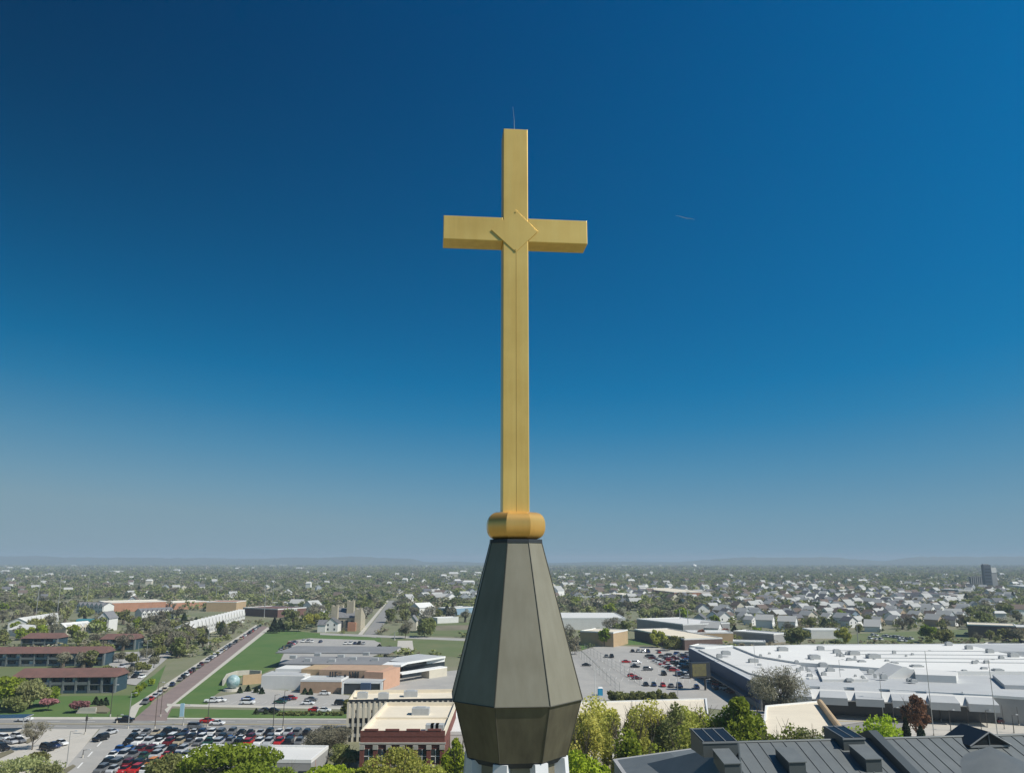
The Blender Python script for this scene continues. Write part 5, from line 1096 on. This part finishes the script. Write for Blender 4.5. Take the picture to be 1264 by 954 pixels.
# scattered houses elsewhere in view
def px_of(p):
    d = Vector(p)-Vector((0,0,H)); z = d.y*CP+d.z*SP; return CX+F*d.x/z, CY-F*(d.z*CP-d.y*SP)/z
def scatter_h(n, x0, x1, y0, y1, tag_):
    k = 0; tries = 0
    while k < n and tries < n*30:
        tries += 1; p = G(cr3.uniform(x0,x1), cr3.uniform(y0,y1))
        if not free(p.x, p.y): continue
        house(p.x, p.y, cr3.choice([0,R(90),R(20),R(-20)])+cr3.uniform(-.2,.2), cr3.choice([0,0,0,1,1,2]), cr3.choice([0,1,2,2]), cr3.uniform(1.0,1.25), tag_); k += 1
scatter_h(16, 685, 870, 727, 752, 'A'); scatter_h(20, 520, 600, 717, 748, 'B'); scatter_h(10, 350, 470, 735, 765, 'C'); scatter_h(12, 0, 340, 716, 745, 'D'); scatter_h(6, 860, 930, 750, 772, 'E'); scatter_h(8, 1180, 1262, 738, 762, 'F')
for (x, y) in [(878,785),(1178,765),(945,774),(973,776),(1078,779)]: p = G(x, y); house(p.x, p.y, R(60), 0, 2, 1.12, 'G')
# labels: street by street, left to right
RL = {'A':'of the scattered houses between the steeple and the pinkish school','B':'of the houses in the trees at the steeple left side','C':'of the houses around the castle-like church','D':'of the lone houses in the left woods','E':'of the houses below the suburb at its left end','F':'of the houses above the brown store, right edge','G':'of the larger pale houses just behind the mall'}
rows = {}
for h_ in HOUSES: rows.setdefault(h_[3], []).append(h_)
rk = sorted([k for k in rows if k[0] == 'R'], key=lambda k: min(h_[0].location.y for h_ in rows[k]))
for k, hs in rows.items():
    hs.sort(key=lambda h_: px_of(h_[0].location)[0])
    for i, (T, wi, ri, _) in enumerate(hs):
        if k[0] == 'R': n_ = rk.index(k)+1; w_ = f'from left in the {"nearest" if n_ == 1 else nth(n_)} street row of the dense suburb'
        else: w_ = 'from left '+RL[k]
        T['label'] = f'{HN[wi]} house, {nth(i+1)} {w_}'
# belts of single trees
def scatter_t(n, x0, x1, y0, y1, kinds, h0=7, h1=13, w0=.85, w1=1.25):
    k = 0; tries = 0
    while k < n and tries < n*40:
        tries += 1; px, py = cr3.uniform(x0,x1), cr3.uniform(y0,y1); p = G(px, py)
        if not free(p.x, p.y): continue
        h_ = cr3.uniform(h0,h1); town_tree(cr3.choice(kinds), p.x, p.y, h_, h_*cr3.uniform(w0,w1)); k += 1
ob = ['bare']*7+['olive']*5+['pale']*2+['green','dark']
scatter_t(22, 150, 235, 786, 812, ['bare','bare','olive'], 8, 13); scatter_t(12, 0, 130, 783, 800, ['bare','olive','green'], 7, 11)
scatter_t(13, 60, 150, 806, 826, ['bare','olive'], 6, 9)
scatter_t(34, 0, 230, 762, 785, ob, 8, 14); scatter_t(16, 225, 312, 775, 800, ['bare','dark','olive'], 6, 10)
scatter_t(16, 0, 125, 744, 764, ob, 9, 15); scatter_t(22, 120, 345, 731, 741, ob, 9, 14); scatter_t(10, 130, 345, 754, 762, ob, 5, 8); scatter_t(34, 335, 500, 745, 776, ob+['white'], 8, 13); scatter_t(30, 490, 600, 742, 770, ob+['white'], 7, 11)
scatter_t(34, 660, 870, 742, 775, ob, 8, 13); scatter_t(30, 880, 1200, 745, 782, ob, 6, 10); scatter_t(20, 1060, 1264, 765, 794, ob, 6, 10); scatter_t(9, 900, 1060, 783, 794, ob, 6, 9); scatter_t(16, 1180, 1264, 742, 765, ob, 9, 13)
NB = 8
BELT.sort(key=lambda t_: t_[0].location.y)
for side, nm_ in ((0,'left of the steeple'),(1,'right of the steeple')):
    bl = [t_ for t_ in BELT if (px_of(t_[0].location)[0] > CX) == bool(side)]; per = 17; nb = (len(bl)+per-1)//per
    for j in range(nb):
        part_ = sorted(bl[j*per:(j+1)*per], key=lambda t_: px_of(t_[0].location)[0])
        for i, (T, k) in enumerate(part_): T['label'] = f'{LOOK[k]} tree, {nth(i+1)} from left in the {"nearest" if j == 0 else nth(j+1)} tree belt {nm_}'

# --- the woods that run on to the hills, too many to count
def crowns_mass(name, label, gen, m, seed, nq=60, lf=.085):
    rg = np.random.default_rng(seed); X, Y, Hh, Wd = gen(rg); n = len(X)
    nt_ = 12; tm = [crown(900+k, .5, .02, 1.0, nq, lf, 'olive', lobes=7) for k in range(nt_)]; out = []; tint = []; pick = rg.integers(0, nt_, n)
    for k in range(nt_):
        ix = np.where(pick == k)[0]; B = tm[k]; m_ = len(B); W = np.broadcast_to(B[None], (len(ix), m_, 3)).copy()
        sg = rg.choice([-1,1], len(ix)); W[...,0] = W[...,0]*(Wd[ix]*sg)[:,None]+X[ix][:,None]; W[...,1] = W[...,1]*Wd[ix][:,None]+Y[ix][:,None]; W[...,2] = W[...,2]*Hh[ix][:,None]
        out.append(W.reshape(-1,3)); tint.append(np.repeat(rg.random(len(ix)), m_))
    me = npmesh(name, np.concatenate(out), m); o = link(name, me); tag(o, label, kind='stuff')
    tint = np.concatenate(tint)
    at_ = me.attributes.new('tint', 'FLOAT', 'POINT'); at_.data.foreach_set('value', tint.astype(np.float32)[:len(me.vertices)]); return o
def woodmat(name, stops):
    m = bpy.data.materials.new(name); m.use_nodes = True; t_ = m.node_tree; p_ = t_.nodes['Principled BSDF']; p_.inputs['Roughness'].default_value = .95; p_.inputs['Specular IOR Level'].default_value = .1
    a = t_.nodes.new('ShaderNodeAttribute'); a.attribute_name = 'tint'; r_ = t_.nodes.new('ShaderNodeValToRGB'); e = r_.color_ramp; e.interpolation = 'LINEAR'
    while len(e.elements) < len(stops): e.elements.new(.5)
    for el_, (q, c) in zip(e.elements, stops): el_.position = q; el_.color = (*c,1)
    t_.links.new(a.outputs['Fac'], r_.inputs[0]); t_.links.new(r_.outputs[0], p_.inputs['Base Color'])
    tr = t_.nodes.new('ShaderNodeBsdfTranslucent'); ms = t_.nodes.new('ShaderNodeMixShader'); ms.inputs[0].default_value = .3; t_.links.new(r_.outputs[0], tr.inputs[0]); t_.links.new(p_.outputs[0], ms.inputs[1]); t_.links.new(tr.outputs[0], ms.inputs[2]); t_.links.new(ms.outputs[0], t_.nodes['Material Output'].inputs[0]); return m
m_woods = woodmat('mixed_woods', [(0,(.28,.25,.175)),(.30,(.33,.30,.20)),(.36,(.25,.27,.11)),(.74,(.32,.35,.12)),(.80,(.10,.13,.07)),(.88,(.12,.16,.075)),(.93,(.36,.37,.19)),(1,(.50,.47,.40))])
def gen_far(d0, d1, n, s0, s1, gate=None):
    def f(rg):
        d = np.sqrt(d0**2+(d1**2-d0**2)*rg.random(n)**(1.35)); x = d*(rg.random(n)*1.5-.75)
        h_ = rg.uniform(s0, s1, n); w_ = h_*rg.uniform(1.2,2.2,n)
        ok = np.array([free(a, b_) for a, b_ in zip(x, d)]) if d0 < 3000 else np.ones(n, bool)
        # clearings
        cl = np.sin(x*.011+d*.004)*np.sin(d*.008-x*.003+1.7) > .62; ok &= ~cl
        return x[ok], d[ok], h_[ok], w_[ok]
    return f
crowns_mass('woods', 'mixed budding woods and gardens filling the middle of the town', gen_far(820, 2000, 7500, 6, 12), m_woods, 1, 70, .075)
crowns_mass('far_woods', 'far woods covering the plain towards the hills', gen_far(1900, 4800, 13000, 8, 14), m_woods, 2, 34, .12)
crowns_mass('horizon_woods', 'woods at the foot of the hills merging into haze', gen_far(4500, 9600, 13000, 12, 20), m_woods, 3, 18, .18)
# scrub between the houses of the suburb
def gen_sub(rg):
    X = []; Y = []; xs = [q[0] for q in sub]; ys = [q[1] for q in sub]
    while len(X) < 1700:
        x, y = rg.uniform(min(xs)-30, max(xs)+40), rg.uniform(min(ys)-20, max(ys)+20)
        if inside(x, y, sub) and free(x*1.0, y): X.append(x); Y.append(y)
    n = len(X); h_ = rg.uniform(2.5,8.0,n); return np.array(X), np.array(Y), h_, h_*rg.uniform(.9,1.4,n)
crowns_mass('garden_trees', 'small garden trees and bushes packed between the suburb houses', gen_sub, m_woods, 4, 60, .08)
# pale buildings far out in the woods
FARB = [(305,697,8),(312,703,6),(349,698.5,10),(336,700,8),(368,703.5,7),(28,704,8),(4,708,9),(10,703,7),(82,698,6),(90,699.5,5),(107,702,5),(217,706,7),(256,702.5,5),(293,703.5,6),(418,695.5,5),(520,694,6),(530,695,5),(528,700,6),(560,712,12),(572,708,8),(590,710,8),(548,714,7),(490,712,5),(499,720,6),(508,730,6),(578,724,14),(565,722,8),(759,697.5,8),(770,699,18),(814,700,8),(845,701,4),(796,714,6),(780,722,8),(693,717,8),(700,713,6),(726,712,7),(902,714,7),(1022,696.5,9),(1130,694.8,14),(1066,722,10),(1238,712,6),(1255,726,8),(1196,736,8),(1220,745,9),(1240,750,10),(1252,742,8),(1216,758,10),(1236,764,12),(480,726,5),(455,716,5),(400,712,5),(380,726,6),(183,722,7),(160,717,6),(60,712,6)]
for i, (x, y, w_) in enumerate(sorted(FARB)):
    p = G(x, y); W_ = w_/F*p.y; hh = min(12, max(4, W_*.35)); c_ = cr3.choice(['white','cream']); T = thing('distant_building', f'tiny {c_} building in the far woods, {nth(i+1) if i < 69 else i} from the left', 'building', (p.x,p.y,0), cr3.uniform(-.3,.3), 'tiny pale buildings in the far woods')
    hh = max(hh, 9 if p.y > 1500 else 5); b = MB(); D_ = W_*.7; b.box(-W_/2,W_/2,0,D_,0,hh); b.build('wall', m_wall_w if c_ == 'white' else m_wall_c, T)
    b = MB(); b.hull([(-W_/2-.5,-.5,hh),(W_/2+.5,-.5,hh),(W_/2+.5,D_+.5,hh),(-W_/2-.5,D_+.5,hh)],[(-W_/2*.8,D_*.45,hh*1.35),(W_/2*.8,D_*.45,hh*1.35),(W_/2*.8,D_*.55,hh*1.35),(-W_/2*.8,D_*.55,hh*1.35)]); b.build('roof', m_roof_w, T)

# --- the hundreds of further houses that read as pale specks among the trees
b = MB(); rgh = random.Random(9); nH = 0; mats_ = [m_hw[0], m_hw[1], m_hr[0], m_hr[2], m_hr[1], m_hw[2]]
def clear_(x, y): return free(x, y)
while nH < 420:
    zone = rgh.random()
    px, py = (rgh.uniform(500,1260), rgh.uniform(709,745)) if zone < .68 else ((rgh.uniform(880,1240), rgh.uniform(722,745)) if zone < .88 else (rgh.uniform(-20,500), rgh.uniform(704,738)))
    p = G(px, py)
    if not clear_(p.x, p.y): continue
    a = R(27)+rgh.choice([0,math.pi/2])+rgh.uniform(-.2,.2); W_, D_, h_ = rgh.uniform(8,12), rgh.uniform(9,14), rgh.uniform(4.5,8); r_ = W_*.35; c_, s_ = math.cos(a), math.sin(a)
    T_ = lambda x, y, z: (p.x+c_*x-s_*y, p.y+s_*x+c_*y, z)
    q = [T_(sx*W_/2, sy*D_/2, z) for z in (0, h_) for sx, sy in ((-1,-1),(1,-1),(1,1),(-1,1))]; r0, r1 = T_(0,-D_/2,h_+r_), T_(0,D_/2,h_+r_)
    wm = rgh.choice([0,0,0,1,5]); rm = rgh.choice([2,3,3,4])
    b.add(q+[r0,r1], [(0,1,5,4),(1,2,6,5),(2,3,7,6),(3,0,4,7),(4,5,8),(6,7,9)], wm); b.add([T_(-W_/2-.4,-D_/2-.4,h_-.2),T_(0,-D_/2-.4,h_+r_+.1),T_(0,D_/2+.4,h_+r_+.1),T_(-W_/2-.4,D_/2+.4,h_-.2),T_(W_/2+.4,-D_/2-.4,h_-.2),T_(W_/2+.4,D_/2+.4,h_-.2)], [(0,1,2,3),(1,4,5,2)], rm); nH += 1
tag(b.build('distant_houses', mats_), 'countless tiny pale houses scattered through the far woods', kind='stuff')

def gen_thick(rg):
    X = []; Y = []
    while len(X) < 1500:
        p = G(rg.uniform(-30,1290), rg.uniform(748,812) if rg.random() < .75 else rg.uniform(738,760))
        if free(p.x, p.y): X.append(p.x); Y.append(p.y)
    n = len(X); h_ = rg.uniform(1.2,5.5,n); return np.array(X), np.array(Y), h_, h_*rg.uniform(1.2,2.4,n)
crowns_mass('scrub', 'low scrub, hedges and garden bushes around the blocks and lots', gen_thick, m_woods, 7, 60, .085)
print('COUNTS belt', len(BELT), 'houses', len(HOUSES), 'cars', NC[0])
